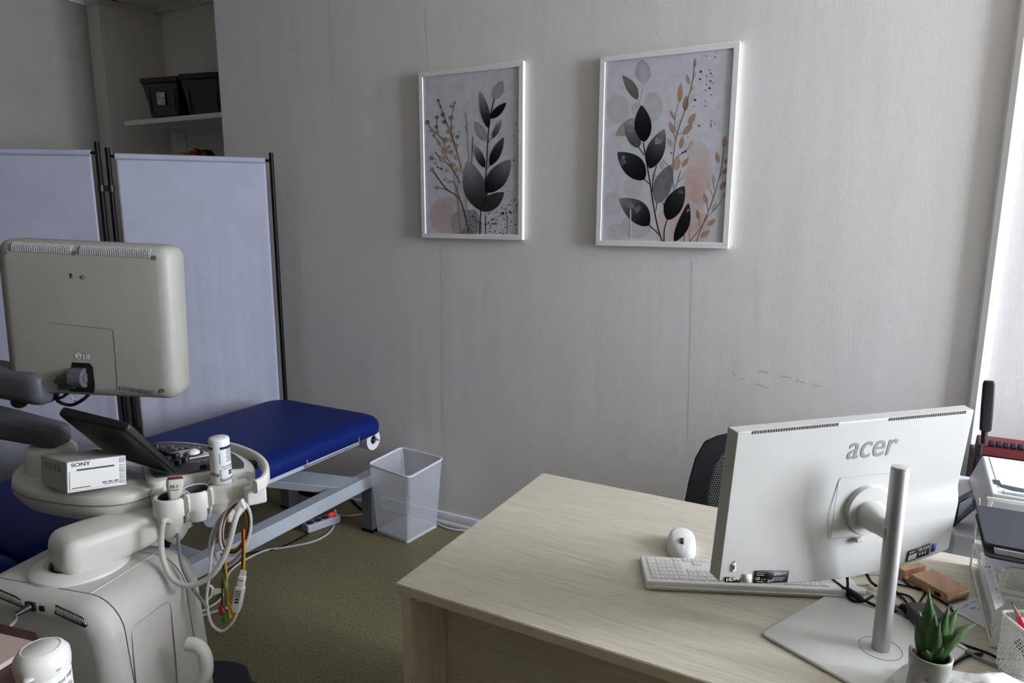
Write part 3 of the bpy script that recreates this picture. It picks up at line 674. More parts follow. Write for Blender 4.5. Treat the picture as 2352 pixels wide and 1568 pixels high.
build('mesh_wall', b, BINM, t, ang=80)
b = MB(); b.tube(hi+[hi[0]], .0055, n=10, smooth=0); build('rim', b, BINS, t)
b = MB(); b.prism([p-Z*.002 for p in lo], (0, 0, .016)); build('base', b, BINS, t, bevel=.002)
b = MB()
k = N*7//8
b.tube([lo[k]+Z*.014, hi[k]-Z*.006], .0025, n=6, smooth=0); build('seam', b, BINS, t)

# ================================================================== FLOOR CABLES AND POWER STRIP
t = thing('power_strip', U(745, 1190, 0), 'white power strip with a glowing red switch on floor under couch', 'power strip')
q = [U(690, 1212, .03), U(772, 1196, .03), U(772, 1172, .03), U(735, 1165, .03)]
A = U(700, 1207, .035); Bp = U(776, 1181, .035); d = (Bp-A); d.z = 0; L = d.length; d.normalize(); nn = Vector((-d.y, d.x, 0))
b = MB(); b.obox(A+d*L/2-Z*.013, d*L/2, nn*.03, Z*.02); build('body', b, M('strip_white', (196, 198, 210), .4), t, bevel=.007, seg=3)
b = MB(); c = U(762, 1180, .046); b.obox(c, d*.010, nn*.008, Z*.005); build('switch', b, M('red_neon', (255, 34, 20), .3, emit=1.0), t, bevel=.002, label='lit red rocker switch')
b = MB()
for k in (.15, .38, .6): b.cyl(A+d*L*k+Z*.006, A+d*L*k+Z*.0085, .019, n=20)
build('socket', b, CHAR, t)
def cable(name, pts, r, mat, label, z=None, cat='cable', group=None):
    pp = [U(x, y, r+.0015 if z is None else z) if len(p) == 2 else U(p[0], p[1], p[2]) for p in pts for x, y in [p[:2]]]
    b = MB(); b.tube(pp, r, n=8, smooth=6); return tag(build(name, b, mat, None), label, cat, group)
cable('power_cable', [(776, 1182, .03), (800, 1184), (850, 1180), (900, 1190), (960, 1192), (1003, 1203), (1030, 1213), (1070, 1218), (1120, 1212)], .0045, CABLEW, 'white cable running along floor from power strip behind the bin')
cable('thin_cable', [(770, 1172, .10), (771, 1195), (757, 1222), (720, 1243), (660, 1256), (600, 1267), (530, 1310), (510, 1370), (470, 1400), (420, 1425)], .0045, CABLEW, 'pale cable looping across floor in front of couch rail')
cable('black_cable', [(765, 1178, .05), (740, 1200), (700, 1230), (640, 1258), (600, 1265), (560, 1275), (520, 1300)], .003, RUBBER, 'thin black cable running from power strip below couch rail')
cable('black_cable', [(808, 1148), (825, 1165), (848, 1181), (838, 1160, .06), (842, 1140, .1)], .005, RUBBER, 'short black cable bending down to floor beside couch leg')
cable('black_cable', [(720, 1160, .02), (735, 1148, .04), (760, 1138, .05), (775, 1130, .06), (790, 1122, .08)], .008, RUBBER, 'thick black cable bundle under the sloping couch arm')
cable('grey_cable', [(385, 1410), (420, 1405), (445, 1392), (480, 1372), (520, 1352)], .0045, CABLEG, 'grey cable on floor behind the ultrasound cart')
cable('grey_cable', [(415, 1418), (450, 1417), (490, 1405), (540, 1390)], .0045, CABLEW, 'pale cable on floor just under the hanging ECG connector')

# ================================================================== ULTRASOUND
FA = Vector((-.23, .973, 0)).normalized(); FB = Vector((.973, .23, 0)).normalized()   # cart axes: forward, right
ZB = .66
seamR, seamF = U(208, 1363, ZB), U(355, 1272, ZB)
RC = U(186, 1296, ZB)
t = thing('ultrasound_machine', (-1.62, .9, 0), 'white ultrasound cart with monitor, seen from behind, beside the blue couch', 'ultrasound machine')
# body: rounded profile across, run front to back
hw = .215
cxb = Vector((seamR.x, seamR.y, 0))-FB*(hw-.085)-FA*.0
def prof(ins, k=1.0):
    pr = [(hw+.035, .10), (hw+.02, .35), (hw+.004, ZB-.12)]
    for a in range(0, 91, 15): pr.append((hw-.085+.087*math.cos(rad(a)), ZB-.087+.087*math.sin(rad(a))))
    pr += [(-x, z) for x, z in reversed(pr)]
    return [(x*(1-ins/hw), .10+(z-.10)*(1-ins/.56)) for x, z in pr]
def bodyring(s, ins=0): return [cxb+FB*x+FA*s+Z*z for x, z in prof(ins)]
DEP = (seamF-seamR).dot(FA)
b = MB(); b.rings([bodyring(.001), bodyring(DEP-.001)]); bd = build('body', b, M('cart_white', (200, 198, 192), .5), t, ang=30)
b = MB(); b.rings([bodyring(-.055, .035), bodyring(-.052, .022), bodyring(-.042, .009), bodyring(-.025, .001), bodyring(-.002), ]); rp = build('rear_cover', b, M('cart_white', (200, 198, 192), .5), t, ang=40)
b = MB(); b.rings([bodyring(DEP+.002), bodyring(DEP+.03, .002), bodyring(DEP+.055, .012), bodyring(DEP+.07, .03), bodyring(DEP+.075, .05)]); build('front_cover', b, M('cart_white', (200, 198, 192), .5), t, ang=40)
b = MB(); b.rings([bodyring(-.006, .004), bodyring(DEP+.006, .004)]); build('seam_gasket', b, CHAR, bd)
# rear details: two vent slots with fins, power inlet and lead
RO = cxb-FA*.0555
def rear(x, y): return PP(x, y, RO, FA)
b = MB()
for x0, y0, x1, y1 in ((-40, 1345, 57, 1386), (128, 1398, 203, 1432)):
    p, q = rear(x0, y0), rear(x1, y1); dd = (q-p).normalized(); L = (q-p).length; up = FA.cross(dd)
    if up.z < 0: up = -up
    pts = [p+dd*(L*.0)-up*.012, p+dd*(L-.006)-up*.012, p+dd*L-up*.004, p+dd*(L-.012)+up*.008, p+dd*(L*.8)+up*.011, p+up*.012]
    b = MB(); b.prism([v-FA*.0008 for v in pts], -FA*.0012); build('vent_recess', b, CHAR, rp)
for x0, y0, x1, y1, N in ((0, 1362, 55, 1386, 15), (130, 1399, 197, 1428, 17)):
    p, q = rear(x0, y0), rear(x1, y1); dd = (q-p).normalized(); L = (q-p).length
    b = MB()
    for i in range(N):
        c = p+dd*(L*i/(N-1)); c = c-FA*.0016; h = .0085*(1 if i < N-4 else .9-.12*(i-N+4))
        b.tube([c-Z*h+dd*.003, c+dd*.0008-FA*.001, c+Z*h-dd*.002], .00085, n=6, smooth=4)
    build('vent_fins', b, WHITE, rp)
b = MB(); c = rear(72, 1391); b.obox(c-FA*.002, FB*.013, FA*.003, Z*.010); c = rear(98, 1396); b.obox(c-FA*.002, FB*.007, FA*.002, Z*.006); build('socket', b, BLACK, rp, bevel=.001)
b = MB(); p = rear(72, 1390)-FA*.004; b.tube([p, p-FA*.03-FB*.006-Z*.004], lambda k: .009-.004*k, n=10, smooth=0); pl = build('power_plug', b, BLACK, t)
b = MB(); p2 = p-FA*.03-FB*.006-Z*.004; b.tube([p2, T(35, 1425, 1.36), T(8, 1452, 1.33), T(-10, 1480, 1.33), T(-40, 1540, 1.35)], .0035, n=8); build('power_lead', b, CABLEG, pl)
# side panel outline groove
SO = cxb+FB*(hw+.004)
SN = (FB*.56+Z*.06).normalized()
def side(x, y): return PP(x, y, SO+Z*.54, SN)
outl = [(312, 1568), (304, 1480), (302, 1452), (310, 1435), (340, 1413), (372, 1388), (383, 1384), (391, 1392), (396, 1440), (402, 1500), (407, 1568)]
b = MB(); b.tube([side(*q)+FB*.0005 for q in outl], .0012, n=6, smooth=3); build('panel_groove', b, MGREY, bd)
b = MB(); b.tube([U(208, 1363, ZB+.0008), U(355, 1272, ZB+.0008)], .0011, n=5, smooth=0); build('top_seam', b, M('seam_pale', (224, 222, 216), .5), bd)
# turning ring on the top
b = MB(); b.lathe(RC, ((.108, 0), (.106, .006), (.090, .016), (.075, .018), (.066, .012), (.064, -.002)), n=48); rg = build('swivel_ring', b, WHITE, t)
b = MB(); b.lathe(RC, ((.064, .001), (.05, .012), (.0, .012)), n=40); build('swivel_gap', b, BLACK, rg)
# neck from the ring up to the console: boxy beam
A, Bq = T(165, 1262, 1.63), T(430, 1172, 1.84)
dd = (Bq-A); ndd = dd.normalized(); sd = Vector((ndd.y, -ndd.x, 0)).normalized(); upv = sd.cross(ndd)
if upv.z < 0: upv = -upv
b = MB(); rs = []
for k, wv, h0, h1 in [(-.01-.13*math.cos(rad(a)), .030+.038*math.sin(rad(a)), -.020-.031*math.sin(rad(a)), .012+.031*math.sin(rad(a))) for a in (0, 12, 25, 40, 55, 72, 90)]+[(.15, .069, -.051, .044), (.55, .064, -.038, .040), (.95, .056, -.022, .030), (1.0, .05, -.016, .024)]:
    c = A+dd*k; rs.append([c+sd*x+upv*y for x, y in rrect(0, (h0+h1)/2, 2*wv, h1-h0, min(.022, (h1-h0)/2.2), 4)])
b.rings(rs); build('support_arm', b, WARMW, t, ang=40)
b = MB(); b.lathe(RC+Z*.005, ((.055, 0), (.055, .03), (.045, .05)), n=32); build('neck_collar', b, WHITE, t)
# console
def KU(L, z): return [U(x, y, z) for x, y in L]
tray = [(24, 1103), (28, 1084), (46, 1066), (90, 1050), (170, 1035), (250, 1024), (340, 1016), (430, 1018), (500, 1030), (530, 1046), (520, 1070), (480, 1088), (420, 1102), (350, 1120), (300, 1136), (250, 1143), (180, 1142), (110, 1134), (55, 1122)]
zc0 = .80
top = KU(tray, zc0); cen = sum(top, Vector())/len(top)
def shrink(pts, k, z): return [Vector((cen.x+(p.x-cen.x)*k, cen.y+(p.y-cen.y)*k, z)) for p in pts]
b = MB(); sm = catmull(top+[top[0]], 3)[:-1]
b.rings([shrink(sm, .62, zc0-.085), shrink(sm, .82, zc0-.078), shrink(sm, .94, zc0-.062), shrink(sm, .99, zc0-.04), shrink(sm, 1.0, zc0-.018), shrink(sm, .992, zc0-.004), shrink(sm, .975, zc0)])
cs = build('console_tray', b, WARMW, t, ang=50)
b = MB(); pr = shrink(sm, 1.003, zc0-.0215); b.tube(pr+[pr[0]], .0012, n=6, smooth=0); build('seam_line', b, MGREY, cs)
b = MB(); b.prism(KU([(262, 1112), (360, 1092), (330, 1075), (235, 1058), (180, 1080)], zc0+.0006), (0, 0, .0012)); build('tray_mat', b, LGREY, cs)
b = MB(); b.prism(KU([(290, 1152), (322, 1140), (326, 1150), (294, 1162)], zc0-.035), (0, 0, .012)); build('port_frame', b, WHITE, cs, bevel=.002)
pp_ = T(305, 1146, (U(305, 1146, zc0-.028)-EYE).dot(_f)-.006)
b = MB(); b.obox(pp_, _r*.007, _f*.003, Z*.0035); build('usb_port', b, BLACK, cs)
# raised keyboard deck
zd = .821
deck = [(325, 1040), (336, 1022), (372, 1015), (430, 1016), (490, 1025), (540, 1040), (572, 1058), (585, 1074), (580, 1082), (556, 1082), (500, 1087), (440, 1094), (395, 1101), (345, 1110), (334, 1090), (328, 1062)]
dk = [Vector((v.x, v.y, zd-.008)) for v in KU(deck, zd-.008)]; c0 = cen.copy(); cen = sum(dk, Vector())/len(dk)
sm = catmull(dk+[dk[0]], 3)[:-1]
b = MB(); b.rings([shrink(sm, .985, zd-.05), shrink(sm, .998, zd-.030), shrink(sm, 1, zd-.012), shrink(sm, .992, zd-.008), shrink(sm, .975, zd-.006)]); dkc = build('keyboard_deck', b, WARMW, t, ang=50)
plate = [(335, 1036), (345, 1021), (400, 1018), (470, 1025), (525, 1039), (556, 1060), (560, 1074), (545, 1076), (500, 1078), (440, 1086), (395, 1093), (350, 1092)]
pt = catmull([v for v in KU(plate, zd-.005)]+[U(*plate[0], zd-.005)], 3)[:-1]
b = MB(); b.prism(pt, (0, 0, .004)); kp = build('control_surface', b, M('keypad_grey', (74, 73, 76), .5), t)
zt_ = zd
b = MB(); b.prism(KU([(390, 1041), (446, 1031), (484, 1042), (484, 1046), (430, 1056), (412, 1052)], zt_), (0, 0, .003)); build('trackball_plate', b, M('plate_pale', (206, 205, 198), .4), t, bevel=.001)
c = U(444, 1042, zt_+.003); b = MB(); b.lathe(c, ((.027, 0), (.027, .002), (.021, .003), (.020, .0)), n=28); build('trackball_ring', b, CHAR, t)
b = MB(); b.ball(c+Z*.002, .0185, .0185, .013, 20, 12); build('trackball', b, M('trackball_white', (222, 222, 214), .25), t)
for x, y, s in ((338, 1024, .009), (352, 1028, .010), (360, 1031, .009), (372, 1040, .010), (383, 1044, .010), (390, 1048, .010), (386, 1060, .010), (405, 1052, .010), (410, 1066, .010), (426, 1060, .010), (430, 1054, .007)):
    c = U(x, y, zt_); b = MB(); b.lathe(c, ((s, 0), (s, .012), (s*.85, .0145), (0, .0145)), n=18); build('knob', b, BLACK, t)
b = MB()
for x, y in ((371, 1027), (390, 1025), (400, 1031), (415, 1029), (425, 1027), (440, 1029), (452, 1027)): b.obox(U(x, y, zt_+.0015), Vector((.009, .004, 0)), Vector((-.003, .006, 0)), Z*.003)
build('key_block', b, M('key_grey', (98, 98, 100), .45), t, bevel=.001)
b = MB()
for x, y in ((435, 1061), (450, 1060), (466, 1057), (480, 1054)): b.obox(U(x, y, zt_+.001), Vector((.009, .005, 0)), Vector((-.003, .005, 0)), Z*.002)
build('key_block', b, M('key_grey', (98, 98, 100), .45), t, bevel=.001)
b = MB()
for x, y in ((466, 1071), (475, 1070)): b.obox(U(x, y, zt_+.004), Vector((.004, .001, 0)), Vector((-.001, .007, 0)), Z*.006)
build('slider', b, BLACK, t, bevel=.001)
cen = c0
# front handle hoop
hp = [(505, 1024), (545, 1033), (585, 1050), (606, 1068), (612, 1088), (604, 1107), (585, 1118)]
b = MB(); rs = []
pc = catmull([U(x, y, .812) for x, y in hp], 5)
for i, p in enumerate(pc):
    tg = (pc[min(i+1, len(pc)-1)]-pc[max(i-1, 0)]); tg.z = 0; tg.normalize(); sn = Vector((tg.y, -tg.x, 0))
    rs.append([p+sn*x+Z*y for x, y in rrect(0, 0, .017, .036, .0080, 4)])
b.rings(rs); hd = build('front_handle', b, WARMW, t, ang=50)
b = MB(); b.obox(U(574, 1068, .80), FB*.022, FA*.015, Z*.012); build('handle_latch', b, CHAR, t, bevel=.004)
# transducer holders: C-shaped cups in a row, slots facing the room
RD = (U(560, 1108, .80)-U(395, 1142, .80)); RD.z = 0; RD.normalize(); RN = Vector((RD.y, -RD.x, 0))
if RN.dot(_f) > 0: RN = -RN
def cring(c, ro, ri, z0, z1, slot, facing, extra=None):
    """ring wall with a slot, from z0 to z1, lower part narrower"""
    N = 26; out = []; base = math.atan2(facing.y, facing.x)
    b = MB(); secs = []
    for i in range(N+1):
        a = base+slot/2+(2*PI-slot)*i/N; dv = Vector((math.cos(a), math.sin(a), 0)); m_ = (z0+z1)/2-.006
        secs.append([Vector((c.x, c.y, 0))+dv*r_+Z*z for r_, z in ((ri, z1-.003), (ri+.003, z1), (ro-.004, z1), (ro, z1-.005), (ro, m_), (ro-.005, m_-.002), (ro-.006, (z0+m_)/2), (ro-.012, z0+.002), (ri, z0))])
    b.rings(secs, True); return b
CUPS = ((393, 1137, .044, .031), (450, 1121, .041, .029), (510, 1105, .040, .0278))
for i, (x, y, ro, ri) in enumerate(CUPS):
    c = U(x, y, .80); b = cring(c, ro, ri, .718, .80, .38, (RN*.75+RD*.66).normalized())
    hc = build('transducer_holder', b, WARMW, t, ang=40)
    b = MB(); base = math.atan2((RN*.75+RD*.66).y, (RN*.75+RD*.66).x); N = 24
    b.rings([[Vector((c.x, c.y, 0))+Vector((math.cos(base+.23+(2*PI-.46)*k/N), math.sin(base+.23+(2*PI-.46)*k/N), 0))*(ri-.0008)+Z*z for k in range(N+1)] for z in (.727, .799)], False, closed=False)
    build('holder_lining', b, M('liner_grey', (66, 64, 66), .6), hc)
# solid end block joining the cups to the handle, and the rail behind them
b = MB(); A = U(545, 1103, .80); b.obox(Vector((A.x, A.y, .768)), RD*.030, RN*.020, Z*.030); b.obox(Vector((A.x, A.y, .72))-RD*.02, RD*.016, RN*.016, Z*.03); build('holder_block', b, WARMW, t, bevel=.008, seg=3)
b = MB(); A = U(585, 1112, .80); b.obox(Vector((A.x, A.y, .772)), RD*.026, RN*.016, Z*.024); build('cable_hook', b, WHITE, t, bevel=.006, seg=3)
A, Bq = U(375, 1115, .79), U(575, 1098, .79)
b = MB(); m_ = (A+Bq)/2; m_.z = .765; b.obox(m_-RN*.02, (Bq-A)/2, RN*.012, Z*.025); build('holder_rail', b, WARMW, t, bevel=.004)
A = U(352, 1128, .80)
b = MB(); b.hexa([A-RN*.03-Z*.05, U(345, 1146, .77)-Z*.02, U(378, 1150, .76), U(385, 1120, .79)-Z*.04, A-RN*.03, U(345, 1132, .795), U(372, 1134, .798), U(385, 1112, .798)]); build('holder_fairing', b, WARMW, t, bevel=.006, seg=3)
# touch panel (black slab, leaning)
zT = .93; BR = U(404, 1092, zd+.001)
best = None
for k in range(60):
    z_ = .86+.003*k; TL, TR = U(130, 946, z_), U(284, 985, z_); v1 = (TL-TR).normalized(); v2 = (BR-TR).normalized()
    if best is None or abs(v1.dot(v2)) < best[0]: best = (abs(v1.dot(v2)), z_)
zT = best[1]; TL, TR = U(130, 946, zT), U(284, 985, zT); BL = BR+(TL-TR)*1.0
nrm = (TL-TR).cross(BR-TR).normalized()
if nrm.dot(_f) < 0: nrm = -nrm
b = MB(); b.hexa([TL-Z*.006, TR-Z*.006, BR, BL, TL+nrm*.022, TR+nrm*.022, BR+nrm*.018, BL+nrm*.018])
tpn = build('touch_panel', b, BLACK, t, bevel=.008, seg=3)
b = MB(); e1 = TR-TL; e2 = BL-TL; o_ = TL+nrm*.0225
b.quad(o_+e1*.08+e2*.1, o_+e1*.92+e2*.1, o_+e1*.92+e2*.85-nrm*.0015, o_+e1*.08+e2*.85-nrm*.0015); build('touch_screen', b, M('screen_glass', (8, 8, 10), .1), tpn)
# monitor support column
c = U(118, 1040, .845); c.z = 0
b = MB(); b.lathe(Vector((c.x, c.y, zc0-.01)), ((.066, 0), (.064, .05), (.062, .068), (.055, .078), (.041, .081)), n=36); build('column_base', b, WARMW, t)
zt0 = zc0+.08; dts = (Vector((c.x, c.y, 0.9))-EYE).dot(_f)
ztop_ = T(120, 970, dts).z; cz0 = ztop_-.029
b = MB(); b.lathe(Vector((c.x, c.y, zt0)), ((.040, 0), (.040, .03), (.040, ztop_-zt0-.020), (0, ztop_-zt0-.020)), n=36)
A = Vector((c.x, c.y, cz0)); Bq = T(-100, 948, dts+.03)
dd = (Bq-A); sd = Vector((dd.y, -dd.x, 0)).normalized()
b.rings([[A+dd*k+sd*x+Z*y for x, y in rrect(0, 0, .082*wk, hk, .016, 5)] for k, wk, hk in ((-.040/dd.length, .80, .048), (-.035/dd.length, .93, .054), (-.024/dd.length, 1, .058), (.3, 1, .068), (1, 1, .084))])
la = build('lower_arm', b, DGREY, t, ang=40)
b = MB(); b.tube([A+sd*(-.0392)*(1 if (sd.dot(_f)) > 0 else -1)+dd*k+Z*.008 for k in (.1, .5, 1)], .0008, n=5, smooth=0); build('arm_seam', b, CHAR, la)
dU = dts-.03
A, Bq = T(78, 884, dU), T(-110, 850, dU+.03); dd = (Bq-A); sd = Vector((dd.y, -dd.x, 0)).normalized()
b = MB(); b.rings([[A+dd*k+sd*x*s+Z*y*s for x, y in rrect(0, 0, .09, .096, .03, 5)] for k, s in ((-.20, .62), (-.185, .8), (-.14, .95), (-.08, 1), (0, 1), (1, 1))])
build('upper_arm', b, DGREY, t, ang=40)
b = MB(); c = T(45, 922, dU); b.ball(c, .021, .021, .018); build('arm_knob', b, BLACK, t)
# monitor
E0 = Vector((-2.184, 1.264, 1.163)); kq = .85; MC = EYE+(E0-EYE)*kq
ya, pi_, ro_ = rad(28.9), rad(1.35), rad(2.58)
MR = Matrix.Rotation(ya, 3, 'Z') @ Matrix.Rotation(pi_, 3, 'X') @ Matrix.Rotation(ro_, 3, 'Y')
mw, md, mh = .512*kq*1.05, .085, .448*kq*1.10
ex, ey, ez = MR @ Vector((1, 0, 0)), MR @ Vector((0, 1, 0)), MR @ Z
b = MB(); rs = []
MC = MC+ez*.008-ex*.006
for y, ins in ((-md/2, .036), (-md/2+.002, .024), (-md/2+.007, .013), (-md/2+.015, .006), (-md/2+.026, .0015), (-md/2+.04, 0), (md/2-.004, 0), (md/2, .004)):
    rs.append([MC+ex*x+ez*z+ey*y for x, z in rrect(0, 0, mw-2*ins, mh-2*ins, .034-ins*.4, 6)])
b.rings(rs); mon = build('monitor', b, CREAM, t, ang=50)
BK = MC-ey*(md/2+.0004)   # plane of the flat back
def back(x, y): return PP(x, y, BK, ey)
b = MB(); b.quad(MC+ey*(md/2+.0006)-ex*mw*.46-ez*mh*.43, MC+ey*(md/2+.0006)+ex*mw*.46-ez*mh*.43, MC+ey*(md/2+.0006)+ex*mw*.46+ez*mh*.45, MC+ey*(md/2+.0006)-ex*mw*.46+ez*mh*.45); build('screen', b, M('screen_glass', (8, 8, 10), .1), mon)
b = MB()
for i in range(78):
    k = i/77; x = 26+318*k; y = 570+16*k
    if 166 < x < 180: continue
    p = back(x, y)+ez*.004; b.tube([p-ez*.011-ey*.0002, p-ez*.002+ey*.0004, p+ez*.006+ey*.004, p+ez*.011+ey*.012], .0011, n=5, smooth=2)
build('vent_fins', b, LGREY, mon)
b = MB()
for i in range(22):
    k = i/21; p = back(276+80*k, 891+11*k); b.tube([p+ez*.006-ey*.0002, p-ez*.004+ey*.001], .001, n=5, smooth=0)
build('vent_fins', b, MGREY, mon)
b = MB()
for x, y in ((171, 581), (354, 592), (373, 897), (11, 580)): p = back(x, y); b.cyl(p-ey*.0006, p+ey*.002, .0062, n=16)
build('screw_recess', b, M('recess_grey', (110, 108, 102), .5), mon)
# seam lines, moulded marks, certification marks
b = MB()
pts = [back(113, 741), back(180, 748), back(250, 755), back(259, 757), back(261, 764), back(266, 820), back(271, 895)]
b.tube(pts, .0006, n=5, smooth=0); build('panel_seam', b, MGREY, mon)
b = MB()
b.lathe(back(179, 817), ((.0078, -.0008), (.0078, .0008), (.0068, .0008), (.0068, -.0008), (.0078, -.0008)), n=24, ax=ey, cap=False)
p = back(179, 817); b.tube([p+ez*.004-ex*.004, p-ez*.003-ex*.002, p+ez*.004, p-ez*.003+ex*.002, p+ez*.004+ex*.004], .0006, n=5, smooth=0)
p = back(198, 819)
for s in (-1, 0, 1): b.tube([p+ex*.007*s-ez*.006, p+ex*.007*s+ez*.006], .0006, n=5, smooth=0)
b.tube([p-ex*.007-ez*.006, p-ez*.005, p+ex*.007-ez*.006], .0006, n=5, smooth=0); b.tube([p-ex*.0+ez*.006, p+ex*.007+ez*.006], .0006, n=5, smooth=0)
p2 = p+ex*.0035; b.tube([p2+ez*.004, p2-ez*.003], .0006, n=5, smooth=0)
build('moulded_symbols', b, WARMW, mon)
b = MB(); p = back(190, 636); b.cyl(p-ey*.0006, p, .0055, n=20); lg_ = build('certification_mark', b, NAVY, mon)
b = MB(); b.cyl(p-ey*.001, p-ey*.0006, .0042, n=20, mi=0); b.tube([p-ey*.0013-ex*.002+ez*.002, p-ey*.0013-ez*.002, p-ey*.0013+ex*.002+ez*.002], .0007, n=5, smooth=0, mi=1); build('tick', b, [LGREY, NAVY], lg_)
b = MB(); p = back(163, 632)
b.add([p-ex*.005-ey*.0005+ez*0, p+ex*.005-ey*.0005, p+ez*.006-ey*.0005], [(0, 1, 2)]); b.obox(p-ez*.003, ex*.0012, ey*.0005, ez*.003); b.obox(p-ez*.006, ex*.004, ey*.0005, ez*.0008); build('weee_mark', b, CHAR, mon)
# hinge and its recess
b = MB(); q = [back(166, 832), back(206, 834), back(213, 842), back(218, 885), back(216, 902), back(160, 898)]
b.prism([v-ey*.0006 for v in q], ey*.0012); build('hinge_recess', b, BLACK, mon)
b = MB(); c = back(187, 866)-ey*.004; hx = ex
b.cyl(c+ex*.014, c-ex*.022, .0265, n=28); b.cyl(c+ex*.0145, c+ex*.0165, .012, n=20); hg = build('hinge', b, DGREY, mon, bevel=.002)
b = MB(); A = c-ex*.022-Z*.004; Bq = T(105, 878, dU); b.cyl(A, A.lerp(Bq, .45), .020, .015, n=18); b.cyl(A.lerp(Bq, .4), Bq, .013, .016, n=18); b.obox(A.lerp(Bq, .2)-Z*.018, (Bq-A)*.3, ey*.01, Z*.008); build('hinge_arm', b, DGREY, hg, bevel=.002)
for nm, pts, r, mt in (('a', [(120, 882), (125, 905), (135, 922), (163, 930), (190, 918), (208, 900), (214, 885)], .0045, RUBBER), ('b', [(112, 900), (120, 912), (140, 913), (158, 900), (172, 884)], .0045, RUBBER), ('c', [(122, 883), (145, 888), (160, 905), (175, 922), (188, 915), (205, 895)], .002, CABLEW)):
    b = MB(); b.tube([T(x, y, dU+.01*(i % 2)) for i, (x, y) in enumerate(pts)], r, n=8); build('monitor_cable', b, mt, mon)
# caster guard and base
b = MB(); q = T(440, 1522, 1.60)
ringp = [(430, 1478), (452, 1482), (468, 1500), (474, 1528), (470, 1552), (452, 1578), (440, 1590)]
b.tube([T(x, y, 1.60) for x, y in ringp], .016, n=12); build('side_handle', b, WHITE, t)
b = MB()
fp = [(440, 1520), (470, 1514), (520, 1513), (555, 1520), (571, 1535), (572, 1600), (440, 1620)]
zf = .255; fq = KU(fp, zf); b.prism([v-Z*.09 for v in catmull(fq+[fq[0]], 3)[:-1]], (0, 0, .09)); build('footrest', b, BLACK, t, bevel=.012, seg=3)
b = MB(); ct = sum(fq, Vector())/len(fq); b.obox((ct.x-.03, ct.y-.05, .11), FB*.10, FA*.12, Z*.075); b.obox(cxb+FA*.12+Z*.085, FB*.2, FA*.16, Z*.04); build('chassis', b, CHAR, t, bevel=.01)
for sx, sy in ((-.17, 0), (.17, 0), (-.17, .24), (.17, .24)):
    p = cxb+FB*sx+FA*sy+Z*.05; b = MB(); b.cyl(p-FB*.02, p+FB*.02, .05, n=24); build('caster', b, CHAR, t, bevel=.004)
# ---- probe in first cup
c = U(393, 1137, .80)
t3 = thing('transducer', (c.x, c.y, .73), 'cream ultrasound probe with dark red tip standing in first holder', 'transducer')
up = (Vector((.0, 0, 1))+RD*.12).normalized(); e1 = RD; e1 = (e1-up*e1.dot(up)).normalized(); e2 = up.cross(e1)
def sec(h, w, d): return [Vector((c.x, c.y, .735))+up*h+e1*x+e2*y for x, y in rrect(0, 0, w, d, min(w, d)*.35, 4)]
b = MB(); b.rings([sec(0, .018, .018), sec(.03, .024, .02), sec(.055, .026, .022), sec(.075, .034, .024), sec(.09, .040, .025), sec(.103, .040, .025), sec(.108, .037, .022)]); pb = build('body', b, M('probe_cream', (210, 204, 192), .4), t3, ang=50)
b = MB(); b.rings([sec(.108, .036, .017), sec(.1105, .034, .015)]); build('lens', b, DRED, t3)
text('marking', 'S5-1', .011, sec(.085, .040, .025)[0]*0+Vector((c.x, c.y, .735))+up*.088+RN*.0135-e1*.013, e1, up, INKK, pb)
text('marking', 'PHILIPS', .006, Vector((c.x, c.y, .735))+up*.080+RN*.0132-e1*.012, e1, up, INKG, pb)
dp = 1.665
b = MB(); b.tube([Vector((c.x, c.y, .745)), Vector((c.x, c.y, .72)), T(378, 1195, dp), T(371, 1230, dp), T(373, 1275, dp), T(390, 1322, dp-.01), T(420, 1343, dp-.02), T(455, 1340, dp-.02), T(492, 1315, dp-.02), T(522, 1262, dp-.02), T(540, 1195, dp-.02), T(552, 1168, dp)], .0068, n=10); build('lead', b, CABLEW, t3)
# strain sleeve below cup
b = MB(); b.lathe(Vector((c.x, c.y, .685)), ((.008, -.015), (.022, .0), (.032, .015), (.035, .04)), n=24); build('cup_boot', b, WARMW, t)
# grey second lead and loop
tag(build('grey_lead', (lambda b: (b.tube([T(402, 1188, 1.76), T(408, 1230, 1.72), T(417, 1295, 1.69), T(440, 1345, 1.69), T(466, 1382, 1.68), T(474, 1396, 1.68)], .0042, n=8), b)[1])(MB()), CABLEG, None), 'grey lead hanging straight down beside the ultrasound cart corner', 'cable')
# ---- gel bottle
c = U(510, 1105, .80); c.z = .742
t4 = thing('gel_bottle', c, 'white gel bottle with navy bands standing upside down in holder', 'bottle')
b = MB(); RB = .0265; H = .182
b.lathe(c, ((.012, 0), (.018, .01), (.0235, .034), (RB, .042), (RB, H-.007), (RB-.0015, H-.0025), (RB-.005, H), (0, H)), n=40); bo = build('body', b, M('bottle_white', (228, 229, 226), .38), t4, ang=50)
fd = Vector((EYE.x-c.x, EYE.y-c.y, 0)).normalized(); fa = math.atan2(fd.y, fd.x)
def band(z0, z1, a0, a1, nm='band', mt=NAVY, r=RB+.0004):
    b = MB(); N = 14; b.rings([[c+Vector((math.cos(fa+rad(a0+(a1-a0)*k/N)), math.sin(fa+rad(a0+(a1-a0)*k/N)), 0))*r+Z*z for k in range(N+1)] for z in (z0, z1)], False, closed=False); return b
for z0 in (.049, H-.028):
    build('band', band(z0, z0+.007, 2, 92), NAVY, bo); build('band', band(z0, z0+.007, -92, -38), NAVY, bo)
